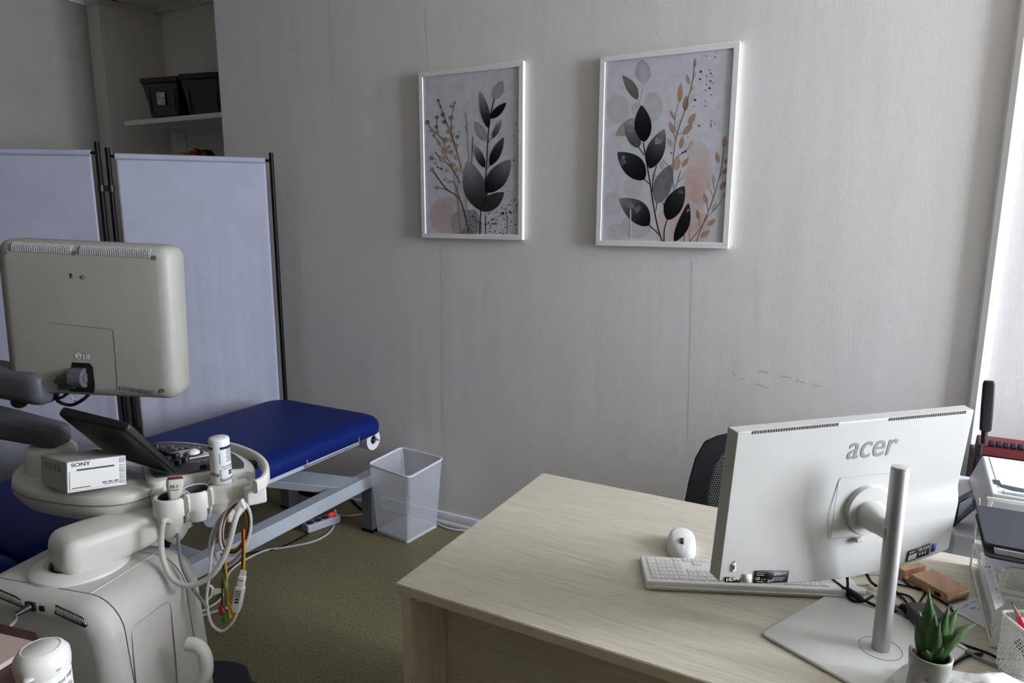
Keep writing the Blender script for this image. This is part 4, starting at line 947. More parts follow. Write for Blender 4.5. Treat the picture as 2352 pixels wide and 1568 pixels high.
def wrap_text(nm, body, size, ang, z, mt, turn=0, shear=0, parent=None, RBx=None, cc=None, faa=None):
    """lettering laid round a cylinder; turn=180 reads upside down"""
    o = text(nm, body, size, (0, 0, 0), (1, 0, 0), (0, 1, 0), mt, parent, .0001, shear); R_ = RBx or RB; cc = cc or c; faa = fa if faa is None else faa
    xs = [v.co.x for v in o.data.vertices]; mxx = (min(xs)+max(xs))/2
    for v in o.data.vertices:
        x, y = v.co.x-mxx, v.co.y
        if turn == 180: x, y = -x, -y
        elif turn == 90: x, y = -y, x
        elif turn == -90: x, y = y, -x
        a = faa+rad(ang)+x/R_; v.co = cc+Vector((math.cos(a), math.sin(a), 0))*(R_+.0005)+Z*(z+y)
    return o
wrap_text('lettering', 'Aquasonic', .0135, 52, .073, NAVY, 180, .2, bo)
build('round_mark', band(.082, .094, 42, 68), NAVY, bo); wrap_text('lettering', '100', .009, 55, .0915, WHITE, 180, 0, bo, RB+.0004)
wrap_text('lettering', 'ULTRASOUND', .0055, 50, .103, NAVY, 180, 0, bo); wrap_text('lettering', 'TRANSMISSION GEL', .005, 50, .109, NAVY, 180, 0, bo)
wrap_text('lettering', 'Aquasonic', .016, -78, .09, NAVY, 180, .2, bo)
b = MB()
for i in range(9):
    z0 = .118+i*.0042; bb_ = band(z0, z0+.0016, 30+(i % 3)*4, 82, r=RB+.0004); o = len(b.v); b.v += bb_.v; b.f += [[k+o for k in f] for f in bb_.f]; b.mi += bb_.mi
for i in range(1): 
    bb_ = band(.115, .145, -4, -1.5, r=RB+.0004); o = len(b.v); b.v += bb_.v; b.f += [[k+o for k in f] for f in bb_.f]; b.mi += bb_.mi
build('small_print', b, M('navy_soft', (70, 84, 104), .5), bo)
wrap_text('lettering', 'PARKER LABS', .005, 0, .085, NAVY, 90, 0, bo)
# ---- thermal printer on the console
sx_, sd_, sh_ = .155, .24, .088; E0 = Vector((-2.065, 1.103, .745)); kq = .86; PCn = EYE+(E0-EYE)*kq
MR = Matrix.Rotation(rad(77.5), 3, 'Z') @ Matrix.Rotation(rad(-8.5), 3, 'X') @ Matrix.Rotation(rad(7.16), 3, 'Y')
ex, ey, ez = MR @ Vector((1, 0, 0)), MR @ Vector((0, 1, 0)), MR @ Z
hx, hy, hz = sx_*kq/2, sd_*kq/2, sh_*kq/2
t5 = thing('thermal_printer', PCn-ez*hz, 'small white thermal printer with a paper slot sitting on the cart console', 'printer')
b = MB(); b.obox(PCn, ex*hx, ey*hy, ez*hz); pbod = build('case', b, M('printer_case', (188, 184, 178), .45), t5, bevel=.003)
FR = PCn-ey*(hy+.0002)
def fr(u, v, o=0): return FR+ex*hx*u+ez*hz*v-ey*o
b = MB(); b.obox(fr(0, 0, .003), ex*hx*.99, ey*.004, ez*hz*.99); fc = build('front_panel', b, WHITE, t5, bevel=.002)
b = MB(); b.obox(fr(-.05, .42, .0073), ex*hx*.62, ey*.0012, ez*hz*.05, 0); build('paper_slot', b, BLACK, fc)
b = MB(); b.obox(fr(-.12, -.25, .0075), ex*hx*.80, ey*.0018, ez*hz*.62); build('door', b, WHITE, fc, bevel=.0015)
text('lettering', 'SONY', .0125, fr(-.86, .66, .0076), ex, ez, INKK, fc, .0002, 0, 'LEFT', 1.25, .0002)
b = MB()
for i in range(3): b.obox(fr(.22+.2*i, -.58+.0*i, .0095), ex*hx*.075, ey*.0003, ez*hz*.04)
b.obox(fr(.45, -.70, .0095), ex*hx*.28, ey*.0003, ez*hz*.02)
build('small_print', b, M('blue_print', (60, 66, 110), .5), fc)
b = MB(); b.obox(fr(-.55, -.72, .0095), ex*hx*.3, ey*.0003, ez*hz*.025); build('small_print', b, INKK, fc)
b = MB()
for i, (v, h) in enumerate(((.72, .16), (.38, .05), (.22, .05), (.02, .12), (-.2, .04), (-.32, .04), (-.45, .05), (-.70, .12))): b.obox(fr(.85, v, .0078), ex*hx*.09, ey*.0009, ez*hz*h)
build('buttons', b, LGREY, fc, bevel=.0008)
b = MB(); SL = PCn-ex*(hx+.0003)
for r_ in range(3):
    for i in range(4): b.obox(SL-ey*hy*(-.55+.35*i)+ez*hz*(.62-.16*r_), ey*hy*.12, ex*.0004, ez*hz*.035)
build('vent_slots', b, MGREY, pbod)
# ---- ECG lead set hanging from hook
de = 1.70
t6 = thing('ecg_lead_set', T(530, 1240, de), 'coiled ECG cable with red, yellow and green clip leads hanging from holder', 'cable')
def loop(cx, cy, rx, ry, tilt, r, mt, dep, n=30, parent=t6, nm='cable_coil', a0=0, a1=360):
    pts = []
    for i in range(n+1):
        a = rad(a0+(a1-a0)*i/n); x, y = rx*math.cos(a), ry*math.sin(a); c_, s_ = math.cos(rad(tilt)), math.sin(rad(tilt)); pts.append(T(cx+x*c_-y*s_, cy+x*s_+y*c_, dep+.012*math.sin(a)))
    b = MB(); b.tube(pts, r, n=8, smooth=0); return build(nm, b, mt, parent)
loop(541, 1213, 34, 63, 12, .0035, CABLEW, de); loop(543, 1215, 31, 57, 10, .0035, CABLEW, de+.01); loop(529, 1232, 42, 76, 22, .0035, CABLEW, de+.015); loop(533, 1227, 38, 70, 20, .003, CABLEW, de+.02)
loop(540, 1210, 28, 52, 12, .0022, YEL, de+.004, nm='yellow_wire'); loop(541, 1212, 30, 54, 13, .0022, GRN, de+.008, nm='green_wire'); loop(540, 1213, 30, 57, 10, .0024, BRN, de+.002, nm='brown_wire'); loop(536, 1216, 31, 56, 14, .0024, BRN, de+.010, nm='brown_wire'); loop(538, 1214, 27, 55, 12, .002, ORG, de+.006, nm='orange_wire')
for nm, mt, pts in (('yellow_wire', YEL, [(516, 1265), (519, 1300), (522, 1340), (525, 1385)]), ('green_wire', GRN, [(508, 1270), (511, 1300), (516, 1350), (519, 1390)]), ('brown_wire', BRN, [(514, 1262), (513, 1310), (511, 1350), (509, 1390)]), ('brown_wire', BRN, [(556, 1215), (557, 1260), (556, 1295), (553, 1322)]), ('orange_wire', ORG, [(560, 1215), (561, 1260), (560, 1295), (556, 1322)]), ('yellow_wire', YEL, [(562, 1240), (561, 1290), (559, 1322)])):
    b = MB(); b.tube([T(x, y, de-.002) for x, y in pts], .0024, n=6); build(nm, b, mt, t6)
for nm, mt, a, e, r0, r1 in (('yellow_clip', YEL, (524, 1380), (530, 1418), .004, .006), ('green_clip', GRN, (517, 1402), (519, 1424), .008, .006), ('red_clip', RED, (507, 1390), (513, 1408), .008, .010)):
    A, Bq = T(*a, de-.004), T(*e, de-.004); b = MB(); b.cyl(A, A.lerp(Bq, .25), r0*.5, r0, n=12); b.cyl(A.lerp(Bq, .25), Bq, r0, r1, n=12)
    if nm != 'yellow_clip': b.obox(Bq-_r*.006, _r*.006, _f*.004, Z*.005)
    build(nm, b, mt, t6, bevel=.0015)
A, Bq = T(557, 1322, de-.005), T(542, 1404, de-.005); dd = (Bq-A).normalized(); sd = dd.cross(_f).normalized(); nf = sd.cross(dd).normalized()
b = MB()
def csec(k, w, d): return [A+(Bq-A)*k+sd*x+nf*y for x, y in rrect(0, 0, w, d, .004, 3)]
b.rings([csec(0, .016, .014), csec(.02, .018, .015), csec(.30, .018, .015), csec(.31, .022, .020), csec(.85, .022, .020), csec(1, .016, .015)]); cb = build('lead_connector', b, WHITE, t6, ang=40)
b = MB(); sgn = -1 if nf.dot(_f) > 0 else 1
for k in (.40, .47, .54): 
    for s in (-1, 0, 1): b.obox(A+(Bq-A)*k+sd*.005*s+nf*.0104*sgn, sd*.0012, dd*.002, nf*.0003)
for k in (.62, .70): b.obox(A+(Bq-A)*k+nf*.0104*sgn, sd*.005, dd*.002, nf*.0003)
for s in (-1, 0, 1): b.obox(A+(Bq-A)*.1+sd*.005*s+nf*.0078*sgn, sd*.0012, dd*.0012, nf*.0003)
build('printing', b, INKK, cb)
b = MB()
for s in (-1, 0, 1): b.cyl(A+sd*.005*s, A+sd*.005*s-dd*.014, .0026, n=8)
build('wire_plugs', b, WHITE, cb)
b = MB(); b.tube([Bq, T(543, 1410, de-.005), T(532, 1432, de-.008), T(510, 1449, de-.01), T(488, 1435, de-.01), T(478, 1405, de-.01), T(475, 1370, de-.005), T(480, 1330, de-.002), T(484, 1290, de), T(488, 1262, de+.01), T(496, 1235, de+.012)], .0036, n=8); build('cable', b, CABLEW, t6)
b = MB(); b.tube([T(474, 1352, de), T(480, 1345, de), T(488, 1350, de), T(486, 1366, de), T(476, 1376, de), T(472, 1368, de)], .0032, n=8)
b.obox(T(503, 1356, de), _r*.013, _f*.003, _u*.005); b.obox(T(497, 1362, de), (_r*.014+_u*.004), _f*.003, _u*.002); build('cable_clip', b, WHITE, t6, bevel=.001)
b = MB(); b.obox(T(553, 1165, de-.012), _r*.010+_u*.012, _f*.008, _u*.012-_r*.006); build('strap', b, WHITE, t6, bevel=.004)
# ---- wipes canister, table and pad at lower left
ZTB = .72
t7 = thing('side_table', (-1.3, .45, 0), 'dark reddish brown table under the wipes canister', 'table')
tq = [U(-160, 1392, ZTB), U(84, 1450, ZTB), U(205, 1680, ZTB), U(-200, 1760, ZTB)]
b = MB(); b.prism([v-Z*.028 for v in tq][::-1], (0, 0, .028)); build('tabletop', b, DWOOD, t7, bevel=.003)
tcen = sum(tq, Vector())/4
for v in tq:
    p = tcen+(v-tcen)*.88; b = MB(); b.box((p.x-.02, p.y-.02, 0), (p.x+.02, p.y+.02, ZTB-.0281)); build('leg', b, DWOOD, t7, bevel=.002)
b = MB(); q = [U(-30, 1446, ZTB+.010), U(86, 1474, ZTB+.010)]; d2 = q[1]-q[0]; n2 = Vector((d2.y, -d2.x, 0)).normalized()
q += [q[1]+n2*.16, q[0]+n2*.16]; b.prism([v-Z*.0095 for v in q], (0, 0, .0095))
tag(build('paper_pad', b, M('pink_white_paper', (176, 158, 148), .8), None, bevel=.001), 'pale pinkish paper pad lying on dark table beside the canister', 'paper')
tc_ = 1.05; ctop = T(93, 1486, tc_)
c = Vector((ctop.x, ctop.y, ZTB+.0005)); 
RB2 = .0345*tc_; H = ctop.z-c.z
t8 = thing('wipes_canister', c, 'white disinfectant wipes canister with green lettering on dark table', 'canister')
b = MB(); b.lathe(c, ((RB2-.002, 0), (RB2, .003), (RB2, H-.038), (RB2-.002, H-.036), (0, H-.036)), n=48); cbod = build('body', b, M('canister_white', (214, 212, 206), .42), t8, ang=50)
b = MB(); R_ = RB2+.001; b.lathe(c, ((R_, H-.0355), (R_+.0008, H-.024), (R_, H-.012), (R_-.006, H-.003), (R_-.011, H), (R_-.0118, H-.0009), (R_-.0126, H-.0009), (R_-.0134, H-.0002), (0, H-.0004)), n=48); ld = build('lid', b, M('lid_white', (218, 215, 208), .4), t8, ang=50)
fd = Vector((EYE.x-c.x, EYE.y-c.y, 0)).normalized(); fa2 = math.atan2(fd.y, fd.x)
p = c+Vector((math.cos(fa2-.55), math.sin(fa2-.55), 0))*(R_)+Z*(H-.028); b = MB(); b.ball(p, .008, .008, .0025); build('lid_tab', b, WHITE, ld)
p = c+Vector((math.cos(fa2+.5), math.sin(fa2+.5), 0))*(R_)+Z*(H-.027); b = MB(); b.ball(p, .004, .004, .0015); build('lid_tab', b, LGREY, ld)
TEAL = M('teal_print', (36, 128, 112), .5)
wrap_text('lettering', 'Meliseptol', .0090, 14, H-.052, TEAL, 0, .15, cbod, RB2, c, fa2); wrap_text('lettering', 'HBV', .0085, 62, H-.051, TEAL, 0, .15, cbod, RB2, c, fa2)
b = MB(); R3 = random.Random(5)
def cb_(z0, z1, a0, a1):
    N = 8; o = len(b.v)
    rr = [[c+Vector((math.cos(fa2+rad(a0+(a1-a0)*k/N)), math.sin(fa2+rad(a0+(a1-a0)*k/N)), 0))*(RB2+.0004)+Z*z for k in range(N+1)] for z in (z0, z1)]
    b.rings(rr, False, closed=False)
for i in range(12):
    z0 = H-.062-i*.0042; cb_(z0, z0+.0016, 0, 45+30*R3.random()); cb_(z0-.006, z0-.0048, -70+10*R3.random(), -4)
cb_(H-.049, H-.047, -32, -22); cb_(H-.049, H-.047, -20, -10); cb_(H-.049, H-.047, -8, -3)
build('small_print', b, M('soft_print', (92, 92, 96), .6), cbod)

# ================================================================== DESK
DZ = .75; DX0, DX1, DY0, DY1 = -.828, .62, 1.030, 1.735
t = thing('desk', (-.1, 1.38, 0), 'pale oak veneer desk carrying the white computer and succulent', 'desk')
b = MB(); b.box((DX0, DY0, DZ-.022), (DX1, DY1, DZ)); top_ = build('desktop', b, OAK, t, bevel=.0025)
b = MB()
b.box((DX0-.0004, DY0-.0008, DZ-.021), (DX1, DY0-.0001, DZ-.0015)); b.box((DX0-.0008, DY0, DZ-.021), (DX0-.0001, DY1, DZ-.0015)); build('edge_band', b, OAKE, top_)
for x in (DX0+.012, DX1-.04):
    b = MB(); b.box((x, DY0+.004, .0), (x+.022, DY1-.01, DZ-.0222)); sp = build('side_panel', b, OAKV, t, bevel=.0015)
    b = MB(); b.box((x+.0004, DY0+.0032, .001), (x+.0216, DY0+.0038, DZ-.0225)); build('edge_band', b, OAKE, sp)
    if x < 0:
        b = MB(); c = XX(962, 1374, x+.0225); b.cyl(c, c+Vector((.004, 0, 0)), .0075, n=16); build('cover_cap', b, WHITE, sp)
b = MB(); b.box((DX0+.0345, 1.165, .28), (DX1-.0405, 1.181, DZ-.0222)); build('modesty_panel', b, OAK, t, bevel=.001)

# ================================================================== OFFICE CHAIR
t = thing('office_chair', (-.25, 2.12, 0), 'black mesh back office chair tucked between desk and wall', 'chair')
MESHB = mesh_mat('chair_mesh_black', (20, 21, 23), .0075, .30, .8)
CY = 2.20
def chp(x, y): return V(x, y, CY)
zt1 = chp(1660, 1000).z; zb = .47
prof_ = [(-.495, .50), (-.50, .56), (-.492, .64), (-.478, .72), (-.455, .775), (-.42, zt1-.004), (-.37, zt1+.012), (-.25, zt1+.018)]
xc = -.25
outer = [(x, z) for x, z in prof_]+[(2*xc-x, z) for x, z in reversed(prof_[:-1])]
outer = [(-.455, .455)]+outer+[(2*xc+.455, .455)]
cz_ = .645; inner = []
for x, z in outer:
    ix, iz = xc+(x-xc)*.72, cz_+(z-cz_)*.72
    inner.append((ix, iz))
def curve(x, z): return CY+.06*((x-xc)/.25)**2*-1+.10*(z-.65)
b = MB(); n = len(outer); vs = []
for L, dy in ((outer, 0), (inner, -.006), (inner, .016), (outer, .022)): vs += [(x, curve(x, z)+dy, z) for x, z in L]
fs = []
for k in range(4):
    for i in range(n): a, c_ = k*n+i, k*n+(i+1) % n; d_, e_ = ((k+1) % 4)*n+(i+1) % n, ((k+1) % 4)*n+i; fs.append((a, c_, d_, e_))
b.add(vs, fs); br_ = build('backrest', b, BLKFAB, t, bevel=.004, ang=50)
b = MB()
G = 16
zmin, zmax = min(z for x, z in inner), max(z for x, z in inner)
def xext(z):
    xs = []
    for i in range(n):
        (x0, z0), (x1, z1) = inner[i], inner[(i+1) % n]
        if (z0-z)*(z1-z) <= 0 and abs(z1-z0) > 1e-9: xs.append(x0+(x1-x0)*(z-z0)/(z1-z0))
    return (min(xs), max(xs)) if xs else (xc, xc)
rows = []
for r in range(G+1):
    z = zmin+.001+(zmax-zmin-.002)*r/G; a, c_ = xext(z); rows.append([(a+(c_-a)*k/10, curve(a+(c_-a)*k/10, z)+.004, z) for k in range(11)])
for r in range(G):
    for k in range(10):
        p = [rows[r][k], rows[r][k+1], rows[r+1][k+1], rows[r+1][k]]; b.quad(*p, 0, [(v[0], v[2]) for v in p])
build('back_mesh', b, MESHB, br_)
b = MB(); b.rings([[(x, y, z) for x, y in rrect(xc, 2.04, .46-2*i_, .44-2*i_, .07, 5)] for z, i_ in ((.40, .02), (.41, 0), (.455, 0), (.47, .02))]); build('seat', b, BLKFAB, t)
b = MB(); b.box((xc-.03, 2.215, .36), (xc+.03, 2.235, .56)); b.box((xc-.03, 2.04, .36), (xc+.03, 2.235, .385)); build('back_support', b, BLACK, t, bevel=.004)
b = MB(); b.cyl((xc, 2.06, .10), (xc, 2.06, .40), .025, n=20); build('gas_column', b, BLACK, t)
for k in range(5):
    a = 2*PI*k/5+.3; p = Vector((xc+.26*math.cos(a), 2.06+.26*math.sin(a), .075)); b = MB(); b.tube([(xc, 2.06, .11), p], lambda s: .022-.008*s, n=10, smooth=0); lgx = build('base_spoke', b, BLACK, t)
    b = MB(); b.cyl((p.x-.02, p.y, .028), (p.x+.02, p.y, .028), .028, n=18); b.cyl((p.x, p.y, .04), p, .008, n=10); build('caster', b, BLACK, lgx)

# ================================================================== ALL-IN-ONE COMPUTER
P0 = U(2022, 1488, .757)
md_ = Vector((.734, .679, 0)).normalized(); mn = Vector((-md_.y, md_.x, 0))
off = .072; PO = P0+mn*off
TLb, TRb, BLb, BRb = (PP(x, y, PO, mn) for x, y in ((1694, 993), (2238, 941), (1650, 1334), (2170, 1256)))
t = thing('all_in_one_computer', P0-Z*.0065, 'white all-in-one desktop computer seen from behind, on square base', 'computer')
def bl(u, v, dep=0): return (BLb*(1-u)+BRb*u)*(1-v)+(TLb*(1-u)+TRb*u)*v-mn*dep-Z*(.020*4*u*(1-u)*max(0, 1-v/.8)**2)
def sst(a, c_, x): x = max(0, min(1, (x-a)/(c_-a))); return x*x*(3-2*x)
def bulge(u, v):
    s = 1-sst(.34, .48, v); e = sst(.5, 1, u)
    return .008*s*e+.018*(1-sst(0, .42, v))*math.sin(PI*min(1, u))
NU, NV = 40, 28
b = MB()
for j in range(NV+1):
    for i in range(NU+1): u, v = i/NU, j/NV; b.v.append(bl(u, v, bulge(u, v)))
for j in range(NV):
    for i in range(NU): a = j*(NU+1)+i; b.f.append([a, a+1, a+NU+2, a+NU+1]); b.mi.append(0)
# rim round to the display side
th = .024
rim = [j*(NU+1) for j in range(NV+1)]+[NV*(NU+1)+i for i in range(1, NU+1)]+[j*(NU+1)+NU for j in range(NV-1, -1, -1)]+[i for i in range(NU-1, 0, -1)]
o = len(b.v)
for k in rim:
    j, i = divmod(k, NU+1); u, v = i/NU, j/NV; b.v.append(bl(u, v, -th)+(Z*.003 if j == NV else -Z*.0 if j else Z*.004)+md_*(-.004 if i == 0 else .003 if i == NU else 0))
m_ = len(rim)
for k in range(m_): b.f.append([rim[k], rim[(k+1) % m_], o+(k+1) % m_, o+k]); b.mi.append(0)
b.f.append([o+k for k in range(m_)]); b.mi.append(0)
ACW = M('computer_white', (192, 191, 185), .5)
bdy = build('casing', b, ACW, t, bevel=.002, ang=40)
b = MB(); c4 = [bl(u, v, -th-.0008) for u, v in ((.01, .09), (.99, .09), (.99, .98), (.01, .98))]; b.quad(*c4); build('display', b, M('screen_glass', (8, 8, 10), .1), t)
def bk(x, y, lift=.0006):
    p = PP(x, y, PO, mn)
    for _ in range(4):
        q = p-TLb; 
        v = (p.z-BLb.z)/(TLb.z-BLb.z); e0 = BLb*(1-v)+TLb*v; e1_ = BRb*(1-v)+TRb*v; u = (p-e0).dot(md_)/(e1_-e0).length
        dep = bulge(max(0, min(1, u)), max(0, min(1, v)))+lift; p = PP(x, y, PO-mn*dep, mn)
    return p
# top vents
for u0, u1 in ((.06, .40), (.62, .96)):
    N = 34; b = MB()
    for i in range(N):
        u = u0+(u1-u0)*i/(N-1); p = bl(u, 1, -.0045)+Z*.0016+Z*.0003; p = bl(u, .990, .0004); b.obox(p, md_*.0011, mn*.0004, Z*.0026+md_*.0007)
    build('vent_slots', b, M('vent_dark', (60, 60, 58), .6), bdy)
# logo
ACL = M('logo_grey', (150, 150, 150), .35, .3)
L0, L1 = bk(1944, 1052), bk(2052, 1046)
ex_ = (L1-L0).normalized()
tw = text('logo', 'acer', .048, (0, 0, 0), (1, 0, 0), (0, 1, 0), ACL, bdy, .0001, .25, 'LEFT', 1.0, .0002)
xs = [v.co.x for v in tw.data.vertices]; ys = [v.co.y for v in tw.data.vertices]
hgt = (bk(2000, 1013)-bk(2000, 1049)).length; x0_, x1_, y0_, y1_ = min(xs), max(xs), min(ys), max(ys)
WL = (bk(2059, 1030)-bk(1944, 1030)).length
LO = bk(1945, 1055)
for v in tw.data.vertices: v.co = LO+md_*((v.co.x-x0_)/(x1_-x0_)*WL)+Z*((v.co.y-y0_)/(y1_-y0_)*hgt)-mn*(v.co.z)
# hub plate outline, hub, arm, column, base
b = MB()
outl = [(1911, 1237), (1908, 1232), (1926, 1105), (1931, 1098), (1985, 1090), (2060, 1084)]
b.tube([bk(*q, .0002) for q in outl], .0007, n=5, smooth=0); b.tube([bk(*q, .0002) for q in ((1911, 1237), (1960, 1232), (1985, 1230))], .0006, n=5, smooth=0); build('panel_seam', b, LGREY, bdy)
hc_ = bk(1991, 1170, 0); ax = -mn
b = MB(); b.lathe(hc_, ((.047, -.02), (.047, .004), (.045, .0075), (.0, .008)), n=44, ax=ax); hb = build('mount_hub', b, ACW, t)
colT = Vector((P0.x, P0.y, PP(2040, 1078, P0, mn).z))
arm_end = Vector((P0.x, P0.y, hc_.z-.010)); 
b = MB(); A = hc_-mn*.009-Z*.004; rs = []
dv = (arm_end-A); sv = Vector((-dv.y, dv.x, 0)).normalized()
b.rings([[A+dv*k+sv*x+Z*y for x, y in rrect(0, 0, w_, h_, r_, 5)] for k, w_, h_, r_ in ((0, .056, .050, .02), (.35, .050, .044, .018), (.62, .040, .036, .014), (1, .034, .030, .012))]); build('mount_arm', b, ACW, hb, ang=50)
b = MB(); dn = (A-arm_end); dn.z = 0; dn.normalize(); b.cyl(arm_end+dn*.0125-Z*.016, arm_end+dn*.0125+Z*.012, .008, n=20); build('column_collar', b, CHAR, hb)
RCOL = .0142
b = MB(); b.lathe(P3(P0, .7572), ((RCOL, 0), (RCOL, colT.z-.7572-.002), (RCOL-.002, colT.z-.7572), (0, colT.z-.7572)), n=36); cl_ = build('column', b, STEEL, t, ang=50)
b = MB(); b.lathe(P3(P0, colT.z), ((RCOL-.0005, 0), (RCOL-.001, .003), (0, .0042)), n=36); build('column_cap', b, ACW, cl_)
bA, bB, bD = U(1747, 1452, .7565), U(1926, 1349, .7565), U(1975, 1582, .7565)
e1_, e2_ = (bB-bA), (bD-bA); e1_.z = e2_.z = 0
e2_ = e2_-e1_*(e2_.dot(e1_)/e1_.length_squared); e2_ = e2_.normalized()*max(e2_.length, .24)
b = MB(); n1, n2 = e1_.normalized(), e2_.normalized(); L1_, L2_ = e1_.length, e2_.length; cB = P3(bA+e1_/2+e2_/2, 0)
b.rings([[cB+n1*x+n2*y+Z*z for x, y in rrect(0, 0, L1_-2*i_, L2_-2*i_, .012, 5)] for z, i_ in ((.7505, .003), (.752, 0), (.755, 0), (.7568, .002))]); fb = build('foot_plate', b, M('foot_white_lit', (224, 224, 218), .5), t, ang=50)  # computer white made lighter; top light on the base is in the colour
b = MB(); pr = [P3(P0, .7570)+Vector((math.cos(2*PI*i/48), math.sin(2*PI*i/48), 0))*.034 for i in range(49)]; b.tube(pr, .0005, n=5, smooth=0); build('foot_ring', b, MGREY, fb)
# labels and switches
def bk_text(nm, body, size, x, y, mt, parent, shear=0, wide=1.0, bold=0.0, lift=.0022):
    o = bk(x, y, lift); return text(nm, body, size, o, bk(x+12, y-12*.15, lift)-o, bk(x, y-12, lift)-o, mt, parent, .00008, shear, 'LEFT', wide, bold)
def sticker(nm, corners, mt, rows=0, parent=bdy):
    q = [bk(*c_, .0012) for c_ in corners]; b = MB(); b.quad(q[3], q[2], q[1], q[0]); b.prism([q[0], q[1], q[2], q[3]], mn*.0008) if False else None
    o = build(nm, b, mt, parent, solid=.0004, recalc=False); return o, q
hd_, q = sticker('port_sticker', ((1665, 1325), (1702, 1325), (1701, 1338), (1665, 1337)), INKK)
bk_text('lettering', 'HDMI', .0088, 1668, 1335, WHITE, hd_, 0, 1.1, .0002)
sticker('paper_sticker', ((1707, 1318), (1727, 1319), (1726, 1338), (1706, 1338)), M('faded_sticker', (206, 200, 178), .6))
lb_, q = sticker('rating_label', ((1735, 1310), (1813, 1310), (1808, 1337), (1730, 1339)), INKK)
bk_text('lettering', 'ENERGY', .0056, 1778, 1321.5, WHITE, lb_, 0, 1.1); bk_text('lettering', 'CE', .0068, 1735, 1332, WHITE, lb_)
bk_text('lettering', 'EAC', .006, 1763, 1336.5, WHITE, lb_)
b = MB()
for x0, y0, w_ in ((1738, 1313, 40), (1737, 1317, 20), (1737, 1321, 18), (1775, 1326, 28), (1775, 1329, 26), (1775, 1332, 22), (1738, 1335, 16), (1748, 1330, 4), (1754, 1330, 5)): 
    p, p2 = bk(x0, y0, .0021), bk(x0+w_, y0-w_*.0, .0021); b.obox((p+p2)/2, (p2-p)/2, mn*.0001, Z*.0004)
build('small_print', b, LGREY, lb_)
lb_, q = sticker('serial_label', ((2086, 1266), (2138, 1247), (2133, 1273), (2080, 1291)), INKK)
def lp(s, r_): return (q[0]*(1-s)+q[1]*s)*(1-r_)+(q[3]*(1-s)+q[2]*s)*r_-mn*.0008
text('lettering', 'acer', .008, lp(.06, .30), q[1]-q[0], q[0]-q[3], WHITE, lb_, .0001, .2)
text('lettering', 'CE', .006, lp(.5, .30), q[1]-q[0], q[0]-q[3], WHITE, lb_, .0001)
b = MB(); b.quad(lp(.06, .9), lp(.42, .9), lp(.42, .42), lp(.06, .42)); 
for s, r_ in ((.68, .22), (.78, .22), (.88, .22), (.52, .62), (.64, .62), (.76, .62)): b.quad(lp(s, r_+.12), lp(s+.07, r_+.12), lp(s+.07, r_-.1), lp(s, r_-.1))
build('small_print', b, LGREY, lb_, recalc=False)
sticker('chip_sticker', ((2142, 1250), (2151, 1247), (2147, 1265), (2138, 1269)), M('blue_sticker', (30, 70, 130), .4))
b = MB(); p = bk(1686, 1303, .001); b.obox(p, md_*.0035, mn*.001, Z*.0075); p2 = bk(1686, 1303, .0022); 
pw = build('power_slot', b, WHITE, bdy, bevel=.001); b = MB(); b.obox(p2, md_*.0012, mn*.0004, Z*.004); build('slot_opening', b, CHAR, pw)
b = MB(); p = bk(1972, 1239, .004); b.obox(p, md_*.007, mn*.004, Z*.004); build('release_button', b, ACW, bdy, bevel=.0015)
b = MB(); p = bk(1688, 1290, .0006); b.cyl(p-mn*.0008, p, .0016, n=12); build('lock_mark', b, LGREY, bdy)

# ================================================================== KEYBOARD AND MOUSE
kz = .772
kA, kB, kC, kD = U(1465, 1281, kz+.003), U(1900, 1300, kz), U(1912, 1356, .768), U(1484, 1336, .768)
ke = (kC-kD); ke.z = 0; kl = .425; ke.normalize(); kn = Vector((-ke.y, ke.x, 0)); KO = P3(kD, 0); kw = .125
t = thing('keyboard', KO+ke*kl/2+kn*kw/2+Z*.7505, 'white computer keyboard lying behind the all-in-one computer', 'keyboard')
def kp_(x, y, z): return KO+ke*x+kn*y+Z*z
zlo, zhi = .7645, .7595   # raised edge is on the camera side
b = MB(); b.hexa([kp_(0, 0, .7505), kp_(kl, 0, .7505), kp_(kl, kw, .7505), kp_(0, kw, .7505), kp_(0, 0, .770), kp_(kl, 0, .770), kp_(kl, kw, .760), kp_(0, kw, .760)]); build('case', b, KEYW, t, bevel=.003)
b = MB(); b.hexa([kp_(.02, .004, .7503), kp_(kl-.02, .004, .7503), kp_(kl-.02, .025, .7503), kp_(.02, .025, .7503), kp_(.012, -.005, .760), kp_(kl-.012, -.005, .760), kp_(kl-.02, .02, .760), kp_(.02, .02, .760)]); build('rear_ridge', b, WHITE, t, bevel=.002)
R4 = random.Random(2)
kw_u = .0187
rowsK = [[1]*19, [1]*4+[.4]+[1]*3+[.4]+[2]+[1]*11, [1]*4+[.4]+[1]*3+[.4]+[1.5]+[1]*12, [1]*4+[.4]+[-3]+[.4]+[2.2]+[1]*11, [1]*4+[.4]+[-1, 1, -1]+[.4]+[2.6]+[1]*10, [1, 2, 1]+[.4]+[1]*3+[.4]+[1.4, 1.2, 1.2, 5.5, 1.2, 1.2, 1.4]]
nk = 0
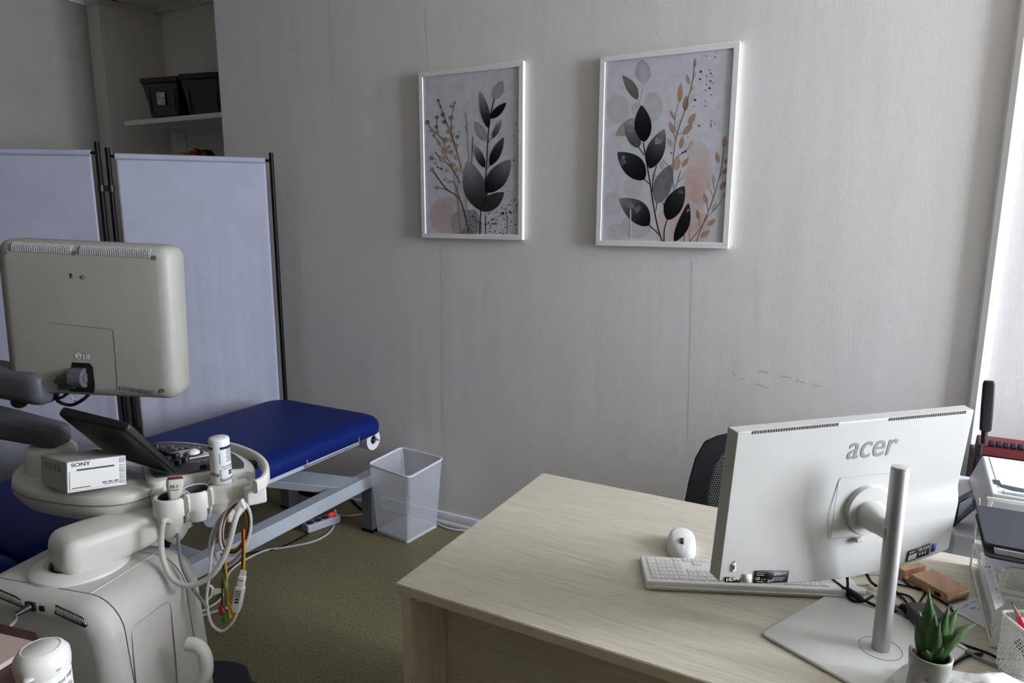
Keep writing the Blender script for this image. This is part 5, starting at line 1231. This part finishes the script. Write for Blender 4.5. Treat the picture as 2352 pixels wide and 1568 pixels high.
for r, row in enumerate(rowsK):
    x = .012; y0 = .012+r*.0180
    for w_ in row:
        if w_ == .4 or w_ < 0: x += abs(w_)*kw_u*(1 if w_ < 0 else .55); continue
        if x+w_*kw_u > kl-.008: break
        if nk < 100:
            zk = .770-.010*(y0+.008)/kw
            b = MB(); k0, k1 = x+.0012, x+w_*kw_u-.0012
            b.hexa([kp_(k0, y0, zk), kp_(k1, y0, zk), kp_(k1, y0+.0155, zk-.001), kp_(k0, y0+.0155, zk-.001), kp_(k0+.001, y0+.001, zk+.0028), kp_(k1-.001, y0+.001, zk+.0028), kp_(k1-.001, y0+.0145, zk+.0018), kp_(k0+.001, y0+.0145, zk+.0018)])
            kk = build('key', b, KEYW, t)
            if w_ < 1.5:
                b = MB(); b.obox(kp_((k0+k1)/2, y0+.0065, zk+.0028), ke*.0012, kn*.0016, Z*.00012); build('key_legend', b, M('legend_grey', (176, 176, 174), .5), kk)
            nk += 1
        x += w_*kw_u
mc = U(1565, 1250, .762); m0 = U(1566, 1277, .753); m1 = U(1566, 1222, .765)
mf = Vector((-.25, .97, 0)); mf = -((m1-m0)*Vector((1, 1, 0)) if False else Vector((m1.x-m0.x, m1.y-m0.y, 0))).normalized(); ms = Vector((-mf.y, mf.x, 0))
c = P3(U(1565, 1256, .755), .7505)
t = thing('mouse', c, 'white wireless computer mouse with grey wheel, on desk', 'mouse')
b = MB(); rs = []
for k in range(9):
    s = k/8; h = .036*math.sin(rad(8+82*s)) if s < 1 else .036; sc_ = math.cos(rad(82*s))**.42 if s < 1 else .02
    ring = []
    for i in range(28):
        a = 2*PI*i/28; ca, sa = math.cos(a), math.sin(a); lx = .053*math.copysign(abs(ca)**.8, ca); wy = .0325*math.copysign(abs(sa)**.72, sa)*(1-.08*abs(ca)**3)
        ring.append(c+mf*lx*max(sc_, .05)+ms*wy*max(sc_, .05)+Z*(h*(1-.28*max(0, math.cos(a))*sc_)))
    rs.append(ring)
rs.insert(0, [v*1 if False else Vector((v.x, v.y, .7505)) for v in rs[0]])
b.rings(rs); ms_ = build('body', b, KEYW, t, ang=70)
b = MB(); p = c+mf*.024; b.cyl(p+Z*.0275-ms*.0032, p+Z*.0275+ms*.0032, .0105, n=20); build('scroll_wheel', b, CHAR, ms_)
b = MB(); b.tube([c+mf*.046+Z*.0215, c+mf*.037+Z*.0285], .0006, n=5, smooth=0); b.tube([c+mf*.014+Z*.0372-ms*.0055, c+mf*.036+Z*.029-ms*.0055], .0005, n=5, smooth=0); b.tube([c+mf*.014+Z*.0372+ms*.0055, c+mf*.036+Z*.029+ms*.0055], .0005, n=5, smooth=0); build('button_split', b, LGREY, ms_)

# ================================================================== WOODEN PHONE STAND
A, Bq, Cq, Dq = U(2062, 1318, .772), U(2120, 1296, .772), U(2228, 1352, .772), U(2172, 1376, .772)
sx1 = P3(Cq, 0)-P3(Bq, 0); Ls = sx1.length; sx1.normalize(); sy1 = Vector((sx1.y, -sx1.x, 0)); Ws = .062
O_ = P3(Bq, 0)
t = thing('phone_stand', O_+sx1*Ls/2+sy1*Ws/2+Z*.7505, 'light beech wood phone stand with a slot, on desk', 'stand')
def sp_(x, y, z): return O_+sx1*x+sy1*y+Z*z
pr = [(-.012, .7505), (Ls-.005, .7505), (Ls, .7555), (Ls, .768), (Ls-.005, .773), (.022, .773), (.014, .759), (.009, .759), (.006, .773), (-.010, .773), (-.016, .768), (-.016, .756)]
b = MB(); b.prism([sp_(x, 0, z) for x, z in pr], sy1*Ws); st = build('block', b, BEECH, t, bevel=.0012)
b = MB(); c = sp_(Ls*.80, Ws+.0003, .762); b.obox(c, sx1*.006, sy1*.0006, Z*.004); build('cable_opening', b, M('slot_dark', (40, 26, 18), .8), st)

# ================================================================== SUCCULENT
c = P3(U(2138, 1503, .822), .7505)
t = thing('potted_succulent', c, 'green pointed succulent in a small grey-green pot on desk', 'potted plant')
RP = .0300
b = MB(); b.lathe(c, ((.023, 0), (.025, .002), (RP, .066), (RP+.0006, .072), (RP-.001, .074), (RP-.0035, .0735), (RP-.0045, .06), (.021, .008), (0, .008)), n=44, cap=False); b.lathe(c, ((.0, .0004), (.023, .0003)), n=44, cap=False); build('pot', b, M('pot_grey_green', (150, 152, 138), .45), t, ang=50)
b = MB(); b.lathe(c, ((.020, .01), (.0243, .067), (.0235, .0685), (.0227, .067), (.0222, .058)), n=40, cap=False); build('nursery_pot', b, M('nursery_brown', (84, 34, 30), .5), t)
b = MB(); b.lathe(c, ((.0224, .056), (.017, .060), (.008, .061), (0, .061)), n=28, cap=False); build('soil', b, M('soil', (34, 24, 18), .95, bump=.6, bscale=400), t)
LEAF = M('succulent_green', (56, 88, 34), .42, var=.45, vscale=45)
cp = c+Z*.060; dpt = (cp-EYE).dot(_f)
tips = (((2134, 1352), .030, -.006), ((2181, 1388), .026, -.004), ((2204, 1396), .024, .004), ((2246, 1431), .020, .004), ((2204, 1456), .024, -.020), ((2112, 1402), .024, .014), ((2099, 1425), .022, .004), ((2149, 1408), .030, -.016), ((2160, 1428), .022, -.020), ((2168, 1486), .022, -.034), ((2172, 1500), .024, -.026), ((2128, 1492), .024, -.028))
for i, (px, wd, dd_) in enumerate(tips):
    tip = T(*px, dpt+dd_); base = cp+Vector(((tip-cp).x, (tip-cp).y, 0))*.12
    ax = tip-base; L = ax.length; sdv = ax.cross(sight(*px)).normalized(); nv = sdv.cross(ax.normalized())
    out = Vector((ax.x, ax.y, 0)); b = MB(); N = 12; rs = []
    for k in range(N+1):
        s = k/N; w_ = wd*.46*(.62+.5*math.sin(PI*min(1, s*1.25))**.8)*(1-s**2.2)+.0003; ct = base+ax*s+Z*(.16*L*math.sin(PI*s)*(1 if out.length > .03 else .2)); th_ = .0045*(1-s*.8)+.0002
        cup = .25*w_
        rs.append([ct+sdv*(-w_)+nv*cup, ct+sdv*(-w_*.5)+nv*(th_*.2), ct+nv*(-th_*.3), ct+sdv*(w_*.5)+nv*(th_*.2), ct+sdv*w_+nv*cup, ct+sdv*(w_*.5)-nv*th_, ct-nv*(th_*1.6), ct+sdv*(-w_*.5)-nv*th_])
    b.rings(rs); build('leaf', b, LEAF, t, ang=70)

# ================================================================== LETTER TRAYS AND PAPERS
TRM = mesh_mat('tray_mesh', (220, 221, 212), .0064, .42, .45, 0, .75)
TRS = M('tray_cream_metal', (222, 223, 212), .45)
TX0, TX1, TY0, TY1 = .232, .50, 1.362, 1.69
t = thing('letter_tray_stack', (.37, 1.52, DZ), 'cream mesh stacking letter trays full of papers under the dark folder', 'letter trays')
def ptray(z, first):
    fr_ = [(x, zz) for x, zz in ((TX0, z), (TX0+.002, z+.032), (TX0+.006, z+.044), (TX0+.016, z+.050), (TX1-.016, z+.050), (TX1-.006, z+.044), (TX1, z))]
    ty = TY0
    b = MB(); n = len(fr_); cx_, cz2 = (TX0+TX1)/2, z+.022
    inn = [(x+(.009 if x < cx_ else -.009), max(z+.009, min(zz, z+.043)) if zz > z else z+.009) for x, zz in fr_]
    vs = [(x, ty, zz) for x, zz in fr_]+[(x, ty, zz) for x, zz in inn]; vs += [(x, y+.004, zz) for x, y, zz in vs]
    fs = []
    for i in range(n):
        j = (i+1) % n; fs += [(i, j, n+j, n+i), (2*n+i, 2*n+j, 3*n+j, 3*n+i), (i, j, 2*n+j, 2*n+i), (n+i, n+j, 3*n+j, 3*n+i)]
    b.add(vs, fs); tr0 = build('front_frame', b, TRS, t, bevel=.001)
    b = MB(); b.add([(x, ty+.002, zz) for x, zz in inn], [tuple(range(n))]); b.uv[0] = [(x, zz) for x, zz in inn]; build('front_mesh', b, TRM, tr0)
    b = MB(); b.quad((TX0+.003, TY0+.004, z+.004), (TX1-.003, TY0+.004, z+.004), (TX1-.003, TY1, z+.004), (TX0+.003, TY1, z+.004), 0, ((0, 0), (.27, 0), (.27, .33), (0, .33))); build('tray_floor', b, TRM, tr0)
    b = MB()
    for x in (TX0, TX1-.003): b.box((x, TY0+.004, z+.001), (x+.003, TY1, z+.007))
    b.box((TX0, TY0+.004, z+.02), (TX0+.0025, TY0+.012, z+.05)); b.box((TX1-.003, TY0+.004, z+.02), (TX1, TY0+.012, z+.05)); b.box((TX0, TY1-.012, z), (TX0+.0025, TY1, z+.05)); b.box((TX1-.003, TY1-.012, z), (TX1, TY1, z+.05)); b.box((TX0, TY1-.003, z+.001), (TX1, TY1, z+.007))
    build('side_rail', b, TRS, tr0, bevel=.0008)
for k in range(3): ptray(DZ+.001+.0535*k, k == 0)
# raised back of the top tray
b = MB(); q = [V(2268, 1175, 1.69), V(2276, 1152, 1.69), V(2290, 1146, 1.69)]; xx0 = q[0].x
b.quad((xx0, 1.688, .905), (TX1, 1.688, .905), (TX1, 1.688, q[2].z), (xx0, 1.688, q[2].z), 0, ((0, 0), (.25, 0), (.25, .07), (0, .07))); build('back_mesh', b, TRM, t)
b = MB(); b.tube([(xx0, 1.688, .90), (xx0, 1.688, q[0].z), (xx0+.004, 1.688, q[2].z-.006), (xx0+.016, 1.688, q[2].z), (TX1, 1.688, q[2].z)], .004, n=8, smooth=3); b.box((xx0-.002, 1.683, .85), (xx0+.004, 1.692, .91)); build('back_rim', b, TRS, t)
# papers: loose sheets sticking out of the trays
def sheet(name, corners, z, label, lines=0, mt=PAPER, thick=.0012, dz=0):
    q = [U(x, y, z+(dz if i in (0, 1) else 0)) for i, (x, y) in enumerate(corners)]
    b = MB(); b.prism(q, (0, 0, thick)); o = build(name, b, mt, None)
    tag(o, label, 'paper')
    if lines:
        b = MB(); R_ = random.Random(lines); o_, ux, vx = q[0]+Z*(thick+.0002), q[1]-q[0], q[3]-q[0]
        for i in range(lines):
            s, r_ = .08+.5*R_.random(), .1+.8*R_.random(); L = .06+.25*R_.random(); h_ = .02+.02*R_.random()
            b.quad(o_+ux*s+vx*r_, o_+ux*(s+L)+vx*r_, o_+ux*(s+L)+vx*(r_+h_*.6), o_+ux*s+vx*(r_+h_*.6))
        build('print_lines', b, CHAR, o, recalc=False)
    return o
sheet('paper_sheet', ((2185, 1392), (2240, 1372), (2330, 1425), (2268, 1432)), DZ+.0012, 'printed grey paper sheet flat on desk behind the succulent', 10)
sheet('paper_sheet', ((2180, 1398), (2262, 1382), (2318, 1432), (2276, 1450)), DZ+.0008, 'lowest loose sheet on desk poking out below lowest tray', 0)
for k in range(3):
    zt2 = DZ+.006+.0535*k; nst = (4, 7, 9)[k]
    b = MB(); b.box((TX0+.012+.004*k, TY0+.012, zt2), (TX1-.01, TY1-.01, zt2+.003*nst))
    tag(build('paper_stack', b, PAPER, None), ('stack of papers in the lowest cream letter tray', 'stack of papers in the middle cream letter tray', 'stack of papers in the top tray under the dark folder')[k], 'papers')
sheet('paper_sheet', ((2250, 1270), (2280, 1264), (2304, 1388), (2286, 1400)), .855, 'crumpled printed sheet hanging out beside the letter trays', 5, thick=.001)
sheet('paper_sheet', ((2262, 1275), (2352, 1290), (2352, 1310), (2285, 1318)), .8935, 'white sheet under dark folder, edge curling up', 0, thick=.001)
sheet('paper_sheet', ((2283, 1345), (2330, 1350), (2330, 1380), (2290, 1412)), .805, 'form sheet with a black corner mark poking from middle tray', 6)
# dark blue folder
q = [U(2240, 1163, .955), U(2262, 1252, .945)]
t = thing('document_folder', U(2300, 1250, .935), 'dark slate blue document folder lying on top of letter trays', 'folder')
A0, B0 = q; dd = (A0-B0); W_ = Vector((dd.y, -dd.x, 0)).normalized()*.31
if W_.x < 0: W_ = -W_
NAVF = M('folder_slate', (44, 48, 58), .55, bump=.15, bscale=500)
b = MB(); pts = rpoly([B0, B0+W_+Z*.002, A0+W_+Z*.002, A0], .012); b.prism([p for p in pts], (0, 0, .005)); build('cover', b, NAVF, t, bevel=.001)
b = MB(); pts = rpoly([B0-dd*.10, B0-dd*.10+W_+Z*.002, A0+W_, A0-dd*.02], .012); b.prism([p-Z*.014 for p in pts], (0, 0, .004)); build('back_cover', b, M('folder_dark', (30, 31, 34), .6), t, bevel=.001)
b = MB(); pts = [B0+W_*.05-dd*.02, B0+W_*.97-dd*.02, A0+W_*.97-dd*.05, A0+W_*.05-dd*.05]; b.prism([p-Z*.0095 for p in pts], (0, 0, .009)); build('sheets', b, PAPER, t)
# pencil cup
c = P3(U(2372, 1528, .78), .7505); 
RCU = (U(2372, 1520, .80)-U(2325, 1520, .80)).length*.80
c = P3(U(2371, 1560, DZ), DZ+.0005)
zr = .10
t = thing('pencil_cup', c, 'cream wire mesh pencil cup holding a red pencil', 'pencil cup')
HC = .098; sid = .040
cq = [c+_r*sx1_*sid+Vector((_f.x, _f.y, 0)).normalized()*sy1_*sid for sx1_, sy1_ in ((-1, -1), (1, -1), (1, 1), (-1, 1))]
cq = [P3(v, DZ+.001) for v in cq]; lo = rpoly(cq, .016, 5); hi = [v+Z*HC for v in lo]
CUPM = mesh_mat('cup_mesh', (222, 223, 216), .0062, .34, .45, 0, 1.0)
b = MB(); acc = 0; N = len(lo)
for i in range(N):
    j = (i+1) % N; L = (lo[i]-lo[j]).length; b.quad(lo[i]+Z*.006, lo[j]+Z*.006, hi[j], hi[i], 0, ((acc, 0), (acc+L, 0), (acc+L, HC), (acc, HC))); acc += L
build('mesh_wall', b, CUPM, t, ang=80)
b = MB(); b.tube(hi+[hi[0]], .0028, n=8, smooth=0); build('rim', b, TRS, t)
b = MB(); b.prism(lo, (0, 0, .007)); build('base', b, TRS, t)
zb_ = DZ+.012
def pen(name, tip_px, tip_t, foot, r, mt, label, parts):
    tip = T(*tip_px, tip_t); f_ = Vector((c.x+foot[0], c.y+foot[1], zb_)); ax = (tip-f_)
    t = thing(name, f_, label, name)
    for nm, s0, s1, r0, r1, m2 in parts:
        b = MB(); b.cyl(f_+ax*s0, f_+ax*s1, r0, r1, n=8 if nm == 'barrel' else 12); build(nm, b, m2, t)
tcu = (c-EYE).dot(_f)
pen('pencil', (2323, 1380), tcu+.005, (.018, -.01), .0036, RED, 'red pencil with sharpened point leaning in the mesh cup', (('barrel', 0, .80, .0060, .0060, M('pencil_red', (214, 28, 60), .4)), ('sharpened_cone', .80, .965, .0042, .0012, M('bare_wood', (176, 130, 100), .7)), ('lead_point', .965, 1, .0012, .0003, CHAR)))
pen('marker', (2336, 1405), tcu+.02, (.030, .012), .004, GRN, 'grey-green pen behind red pencil in the mesh cup', (('barrel', 0, .85, .0042, .0042, M('pen_grey_green', (110, 132, 124), .4)), ('cap', .85, 1, .0045, .0035, M('pen_cap', (70, 90, 84), .4))))
pen('marker', (2336, 1472), tcu-.006, (.012, -.008), .006, BLACK, 'short black marker standing low in the mesh cup', (('barrel', 0, .9, .006, .006, BLACK), ('cap', .9, 1, .0065, .006, BLACK)))

# ================================================================== DESK CABLES
def dcable(name, pts, r, mt, label, cat='cable'):
    pp = [U(p[0], p[1], (p[2] if len(p) > 2 else DZ+r+.0005)) for p in pts]; b = MB(); b.tube(pp, r*.66, n=8, smooth=6); return tag(build(name, b, mt, None), label, cat)
dcable('black_cable', [(2043, 1306, .757), (2060, 1310), (2075, 1330), (2090, 1345), (2110, 1352), (2130, 1360), (2150, 1372), (2175, 1388), (2188, 1402), (2186, 1412)], .0028, RUBBER, 'black cable looping over front edge of the beech phone stand')
dcable('black_cable', [(2045, 1336), (2075, 1344), (2110, 1350), (2125, 1358), (2115, 1378), (2108, 1390)], .0028, RUBBER, 'black cable ending at the black adapter behind succulent')
dcable('black_cable', [(2040, 1361), (2065, 1362), (2090, 1370), (2103, 1385), (2106, 1395)], .0034, RUBBER, 'black cable from aluminium column to the top of the adapter')
dcable('black_cable', [(2044, 1340), (2060, 1360), (2080, 1380), (2098, 1402)], .0036, RUBBER, 'thick black cable crossing diagonally behind the aluminium column')
dcable('black_cable', [(2038, 1391), (2062, 1394), (2085, 1410), (2110, 1428), (2140, 1436)], .0032, RUBBER, 'black cable passing behind the succulent leaves')
dcable('black_cable', [(2050, 1404), (2075, 1400), (2100, 1398)], .0026, RUBBER, 'short black cable stub between computer base and adapter')
dcable('grey_cable', [(2038, 1378), (2060, 1398), (2085, 1418), (2110, 1436), (2150, 1462), (2200, 1486), (2250, 1512), (2300, 1532), (2324, 1536)], .0042, CABLEG, 'thick grey cable running past the succulent to the pencil cup')
dcable('black_cable', [(2195, 1474), (2230, 1486), (2270, 1500), (2300, 1515), (2324, 1526)], .0038, RUBBER, 'black cable running from succulent pot to the pencil cup')
dcable('black_cable', [(2188, 1526), (2215, 1510), (2240, 1502), (2256, 1502), (2240, 1504), (2212, 1490), (2198, 1476)], .0034, RUBBER, 'black cable folded in a tight loop beside the pot')
dcable('white_cable', [(2045, 1322), (2000, 1318), (1955, 1325), (1938, 1332), (1950, 1341), (1985, 1342), (2005, 1338)], .0019, CABLEW, 'white cable loop on desk under the computer')
dcable('white_cable', [(2045, 1322), (2070, 1328), (2110, 1352), (2130, 1362)], .0019, CABLEW, 'white cable strand running along the phone stand')
t = thing('usb_plug', U(1968, 1352, DZ), 'white USB plug lying on desk beside black ferrite', 'plug')
A, Bq = U(1960, 1350, .756), U(1980, 1356, .756); d_ = (Bq-A).normalized()
b = MB(); b.obox(A+d_*.012, d_*.011, Vector((-d_.y, d_.x, 0))*.007, Z*.004); build('shell', b, KEYW, t, bevel=.002)
b = MB(); b.obox(A-d_*.004, d_*.006, Vector((-d_.y, d_.x, 0))*.006, Z*.0024); build('metal_tip', b, STEEL, t)
b = MB(); b.tube([A+d_*.023, U(1990, 1357, .754), U(2045, 1385, .753), U(2080, 1390, .753), U(2120, 1391, .753), U(2150, 1390, .753)], .0018, n=6); build('lead', b, CABLEW, t)
t = thing('cable_filter', U(1962, 1363, .757), 'black cable with a barrel shaped ferrite lying on the computer base', 'cable')
A, Bq = U(1938, 1350, .768), U(1984, 1378, .764); d_ = (Bq-A).normalized()
b = MB(); b.lathe(A, ((.002, 0), (.005, .004), (.0068, .010), (.0068, (Bq-A).length-.010), (.005, (Bq-A).length-.004), (.002, (Bq-A).length)), n=18, ax=d_); build('ferrite', b, BLACK, t)
b = MB(); b.tube([bk(1912, 1330, -.01), A], .0026, n=8); b.tube([bk(1946, 1326, -.01), U(1947, 1345, .772), U(1945, 1365, .762), U(1960, 1379, .760), U(1985, 1379, .760), U(2005, 1368, .760)], .0026, n=8); b.tube([Bq, U(2000, 1386, .761), U(2014, 1392, .761)], .0028, n=8); b.tube([bk(1990, 1318, -.01), U(2000, 1335, .765), U(2012, 1345, .762)], .003, n=8); build('lead', b, RUBBER, t)
A = U(2128, 1418, .765)
t = thing('power_adapter', P3(A, DZ), 'black power adapter block behind the succulent', 'adapter')
b = MB(); b.obox(P3(A, .7655), Vector((.026, .012, 0)), Vector((-.012, .026, 0)), Z*.0148); build('block', b, CHAR, t, bevel=.005, seg=3)
b = MB(); b.cyl(P3(A, .7655)+Vector((-.03, .008, 0)), P3(A, .7655)+Vector((-.042, .016, .004)), .008, .005, n=12); build('strain_relief', b, RUBBER, t)

# ================================================================== PLASTIC BAGS AT THE FRONT
cb = U(2118, 1560, .80)
q = [U(2086, 1540, .80), U(2092, 1524, .812), U(2140, 1538, .812), U(2180, 1548, .80), U(2200, 1580, .77), U(2200, 1640, .755), U(2070, 1650, .755), U(2076, 1590, .77)]
b = MB(); ctr = sum(q, Vector())/len(q)
b.rings([[ctr+(v-ctr)*1.0-Z*(v.z-DZ-.001) for v in q], q, [ctr+(v-ctr)*.75+Z*.008 for v in q], [ctr+(v-ctr)*.35+Z*.013 for v in q]])
CLR = M('clear_bag', (186, 190, 192), .15)
bs = CLR.node_tree.nodes['Principled BSDF']; bs.inputs['Alpha'].default_value = .45
t = thing('clear_pouch', P3(ctr, DZ), 'clear plastic pouch holding something brown in front of the succulent', 'pouch')
b2 = MB(); b2.rings([[ctr+(v-ctr)*.85-Z*(v.z-DZ-.002) for v in q], [ctr+(v-ctr)*.80-Z*.006 for v in q], [ctr+(v-ctr)*.5+Z*.002 for v in q]])
build('contents', b2, M('brown_crumbs', (150, 112, 70), .8, var=.35, vscale=60, bump=.5, bscale=150), t, ang=70)
build('film', b, CLR, t, ang=60)
b = MB(); R5 = random.Random(9); rs = []; cbg = P3(U(2300, 1625, .765), DZ)
n = 46
ph = [R5.random()*6 for _ in range(8)]
for r_, h in ((1.0, .001), (1.04, .010), (.98, .020), (.8, .028), (.55, .032), (.3, .034), (.05, .034)):
    rs.append([cbg+Vector((.15*r_*math.cos(2*PI*i/n)*(1+.05*math.sin(5*2*PI*i/n+ph[0])), .075*r_*math.sin(2*PI*i/n)*(1+.06*math.sin(4*2*PI*i/n+ph[1])), max(.001, h+(.006*math.sin(6*2*PI*i/n+ph[2]+r_*5)+.004*math.sin(11*2*PI*i/n+ph[3]-r_*9))*(h > .01)))) for i in range(n)])
b.rings(rs); tag(build('crumpled_bag', b, M('white_bag', (224, 222, 218), .45, bump=.6, bscale=28), None, ang=40), 'crumpled white plastic bag on desk in front of pencil cup', 'bag')

# ================================================================== OFFICE PRINTER, STAND, BINDING MACHINE
t = thing('printer_cabinet', (.45, 2.05, 0), 'low grey cabinet behind the desk carrying the office printer', 'cabinet')
b = MB(); b.box((.17, 1.82, 0), (.75, 2.34, .44)); build('body', b, M('cabinet_grey', (170, 172, 174), .5), t, bevel=.003)
b = MB(); b.box((.60, 1.815, .03), (.74, 1.8195, .41)); build('door', b, M('cabinet_grey', (170, 172, 174), .5), t)
t = thing('office_printer', (.45, 2.05, .4405), 'large white office printer behind the letter trays', 'printer')
PW, PG = M('printer_white', (222, 226, 232), .4), M('printer_grey', (164, 165, 166), .45)
b = MB(); b.box((.185, 1.85, .441), (.72, 2.33, .655)); build('paper_cassette', b, PG, t, bevel=.006)
b = MB(); b.box((.182, 1.845, .656), (.72, 2.33, .685)); build('lower_trim', b, M('printer_mid', (196, 198, 202), .45), t, bevel=.004)
b = MB(); b.box((.215, 1.87, .686), (.72, 2.33, .745)); build('lower_body', b, M('printer_mid', (196, 198, 202), .45), t, bevel=.006)
zt3 = .86
A = U(2259, 1046, zt3); Bq = U(2290, 1142, zt3)
b = MB(); b.hexa([(.285, 1.87, .746), (.72, 1.87, .746), (.72, 2.30, .746), (.285, 2.30, .746), (Bq.x-.008, 1.87, zt3), (.72, 1.87, zt3), (.72, A.y, zt3), (A.x-.003, A.y, zt3)]); ub = build('scanner_body', b, PW, t, bevel=.004)
b = MB(); p0, p1 = U(2272, 1050, zt3), U(2294, 1120, zt3); b.tube([p0+Z*.0004, p1+Z*.0004], .0009, n=5, smooth=0); build('lid_seam', b, LGREY, ub)
p0, p1 = U(2284, 1108, zt3+.001), U(2352, 1122, zt3+.001)
b = MB(); b.quad(p0, p1, U(2352, 1134, zt3+.001), U(2300, 1118, zt3+.001)); b.obox(U(2290, 1107, zt3+.001), Vector((.007, 0, 0)), Vector((0, .016, 0)), Z*.0006); build('output_slot', b, CHAR, ub)
b = MB(); b.box((U(2298, 1120, zt3).x, 1.88, zt3+.0005), (.66, U(2298, 1128, zt3).y, zt3+.006)); build('output_tray', b, PW, ub, bevel=.002)
# control panel
A, Bq, Cq = V(2192, 1205, 1.86), V(2240, 1124, 1.80), V(2246, 1166, 1.74)
b = MB(); q = [V(2186, 1196, 1.84), V(2198, 1150, 1.84), V(2237, 1126, 1.84), V(2244, 1160, 1.84)]
q = [U(2188, 1212, .74), V(2198, 1148, 1.80), V(2238, 1127, 1.80), U(2244, 1166, .74+.045)]
b.prism(q, (.0, .022, -.004)); cpn = build('control_panel', b, CHAR, t, bevel=.003)
ctr = sum(q, Vector())/4; b = MB(); b.add([ctr+(v-ctr)*.68-Vector((.0, .003, 0)) for v in q], [(0, 1, 2, 3)]); build('panel_screen', b, M('lcd_grey', (96, 100, 108), .25), cpn)
# binding machine
t = thing('binding_machine', (.55, 2.44, 0), 'dark red comb binding machine with black lever behind the printer', 'binding machine')
YB = 2.42
A, Bq = V(2250, 1020, YB), V(2352, 1056, YB)
xl = A.x; zl = V(2250, 1022, YB).z; zb2 = V(2255, 1046, YB).z
b = MB(); b.hexa([(xl, YB, zb2), (xl+.36, YB, zb2), (xl+.36, YB+.10, zb2), (xl, YB+.10, zb2), (xl, YB, zl), (xl+.36, YB, zl), (xl+.36, YB+.08, zl+.012), (xl, YB+.08, zl+.012)]); bmc = build('body', b, M('machine_red', (112, 24, 30), .45), t, bevel=.004)
b = MB(); b.box((xl-.003, YB-.004, zb2-.06), (xl+.008, YB+.06, zl+.004)); build('side_plate', b, BLACK, t, bevel=.002)
b = MB(); p = V(2250, 1075, YB); b.box((xl-.012, YB-.01, p.z-.03), (xl+.006, YB+.02, p.z+.025)); cl2 = build('red_clip', b, M('machine_red', (112, 24, 30), .45), t, bevel=.002)
b = MB(); b.box((xl-.01, YB-.02, .0), (xl+.37, YB+.12, zb2-.001)); build('stand', b, BLACK, t, bevel=.004)
for k in range(18):
    x = xl+.024+.0180*k; b = MB(); b.cyl((x, YB+.008, zl+.008), (x+.0125, YB+.008, zl+.008), .0095, n=14); b.box((x+.002, YB+.004, zl-.004), (x+.014, YB+.024, zl+.017)); build('comb_tooth', b, BLACK, t, bevel=.001)
P1, P2 = V(2260, 1018, YB-.01), V(2262, 985, YB-.01)
b = MB(); b.tube([P1, P2], .0085, n=12, smooth=0); lv = build('lever', b, BLACK, t)
P3a, P4 = V(2263, 990, YB-.01), V(2272, 874, YB-.01); ax = (P4-P3a).normalized(); sdv = Vector((ax.z, 0, -ax.x))
b = MB(); rs = []
for s, w_ in ((0, .011), (.03, .0155), (.5, .016), (.93, .0155), (1, .013)):
    cpt = P3a+(P4-P3a)*s; rs.append([cpt+sdv*x+Vector((0, y, 0)) for x, y in rrect(0, 0, 2*w_, .018, .007, 4)])
b.rings(rs); build('lever_grip', b, BLACK, lv, bevel=.003)

# ================================================================== LIGHT
w = bpy.data.worlds.new('sky'); S.world = w; w.use_nodes = True
bg = w.node_tree.nodes['Background']; sky = w.node_tree.nodes.new('ShaderNodeTexSky'); sky.sky_type = 'HOSEK_WILKIE' if hasattr(sky, 'turbidity') else 'NISHITA'
try:
    sky.turbidity = 6; sky.ground_albedo = .3; sky.sun_direction = (-.6, .3, .74)
except Exception: pass
w.node_tree.links.new(sky.outputs[0], bg.inputs['Color']); bg.inputs['Strength'].default_value = .35
ld = bpy.data.lights.new('window_daylight', 'AREA'); ld.shape = 'RECTANGLE'; ld.size = WY1-WY0; ld.size_y = WZ1-WZ0; ld.energy = 405; ld.color = (.80, .865, 1.0)
lo_ = bpy.data.objects.new('window_daylight', ld); COL.objects.link(lo_); lo_.location = (XR+.30, (WY0+WY1)/2, (WZ0+WZ1)/2)
lo_.rotation_euler = Vector((-1, 0, 0)).to_track_quat('-Z', 'Y').to_euler()
S.view_settings.view_transform = 'Standard'; S.view_settings.look = 'None'; S.view_settings.gamma = 1.0; S.view_settings.exposure = 0.0
S.view_settings.use_curve_mapping = False
S.cycles.use_denoising = True
S.cycles.max_bounces = 8; S.cycles.diffuse_bounces = 5; S.cycles.transparent_max_bounces = 12
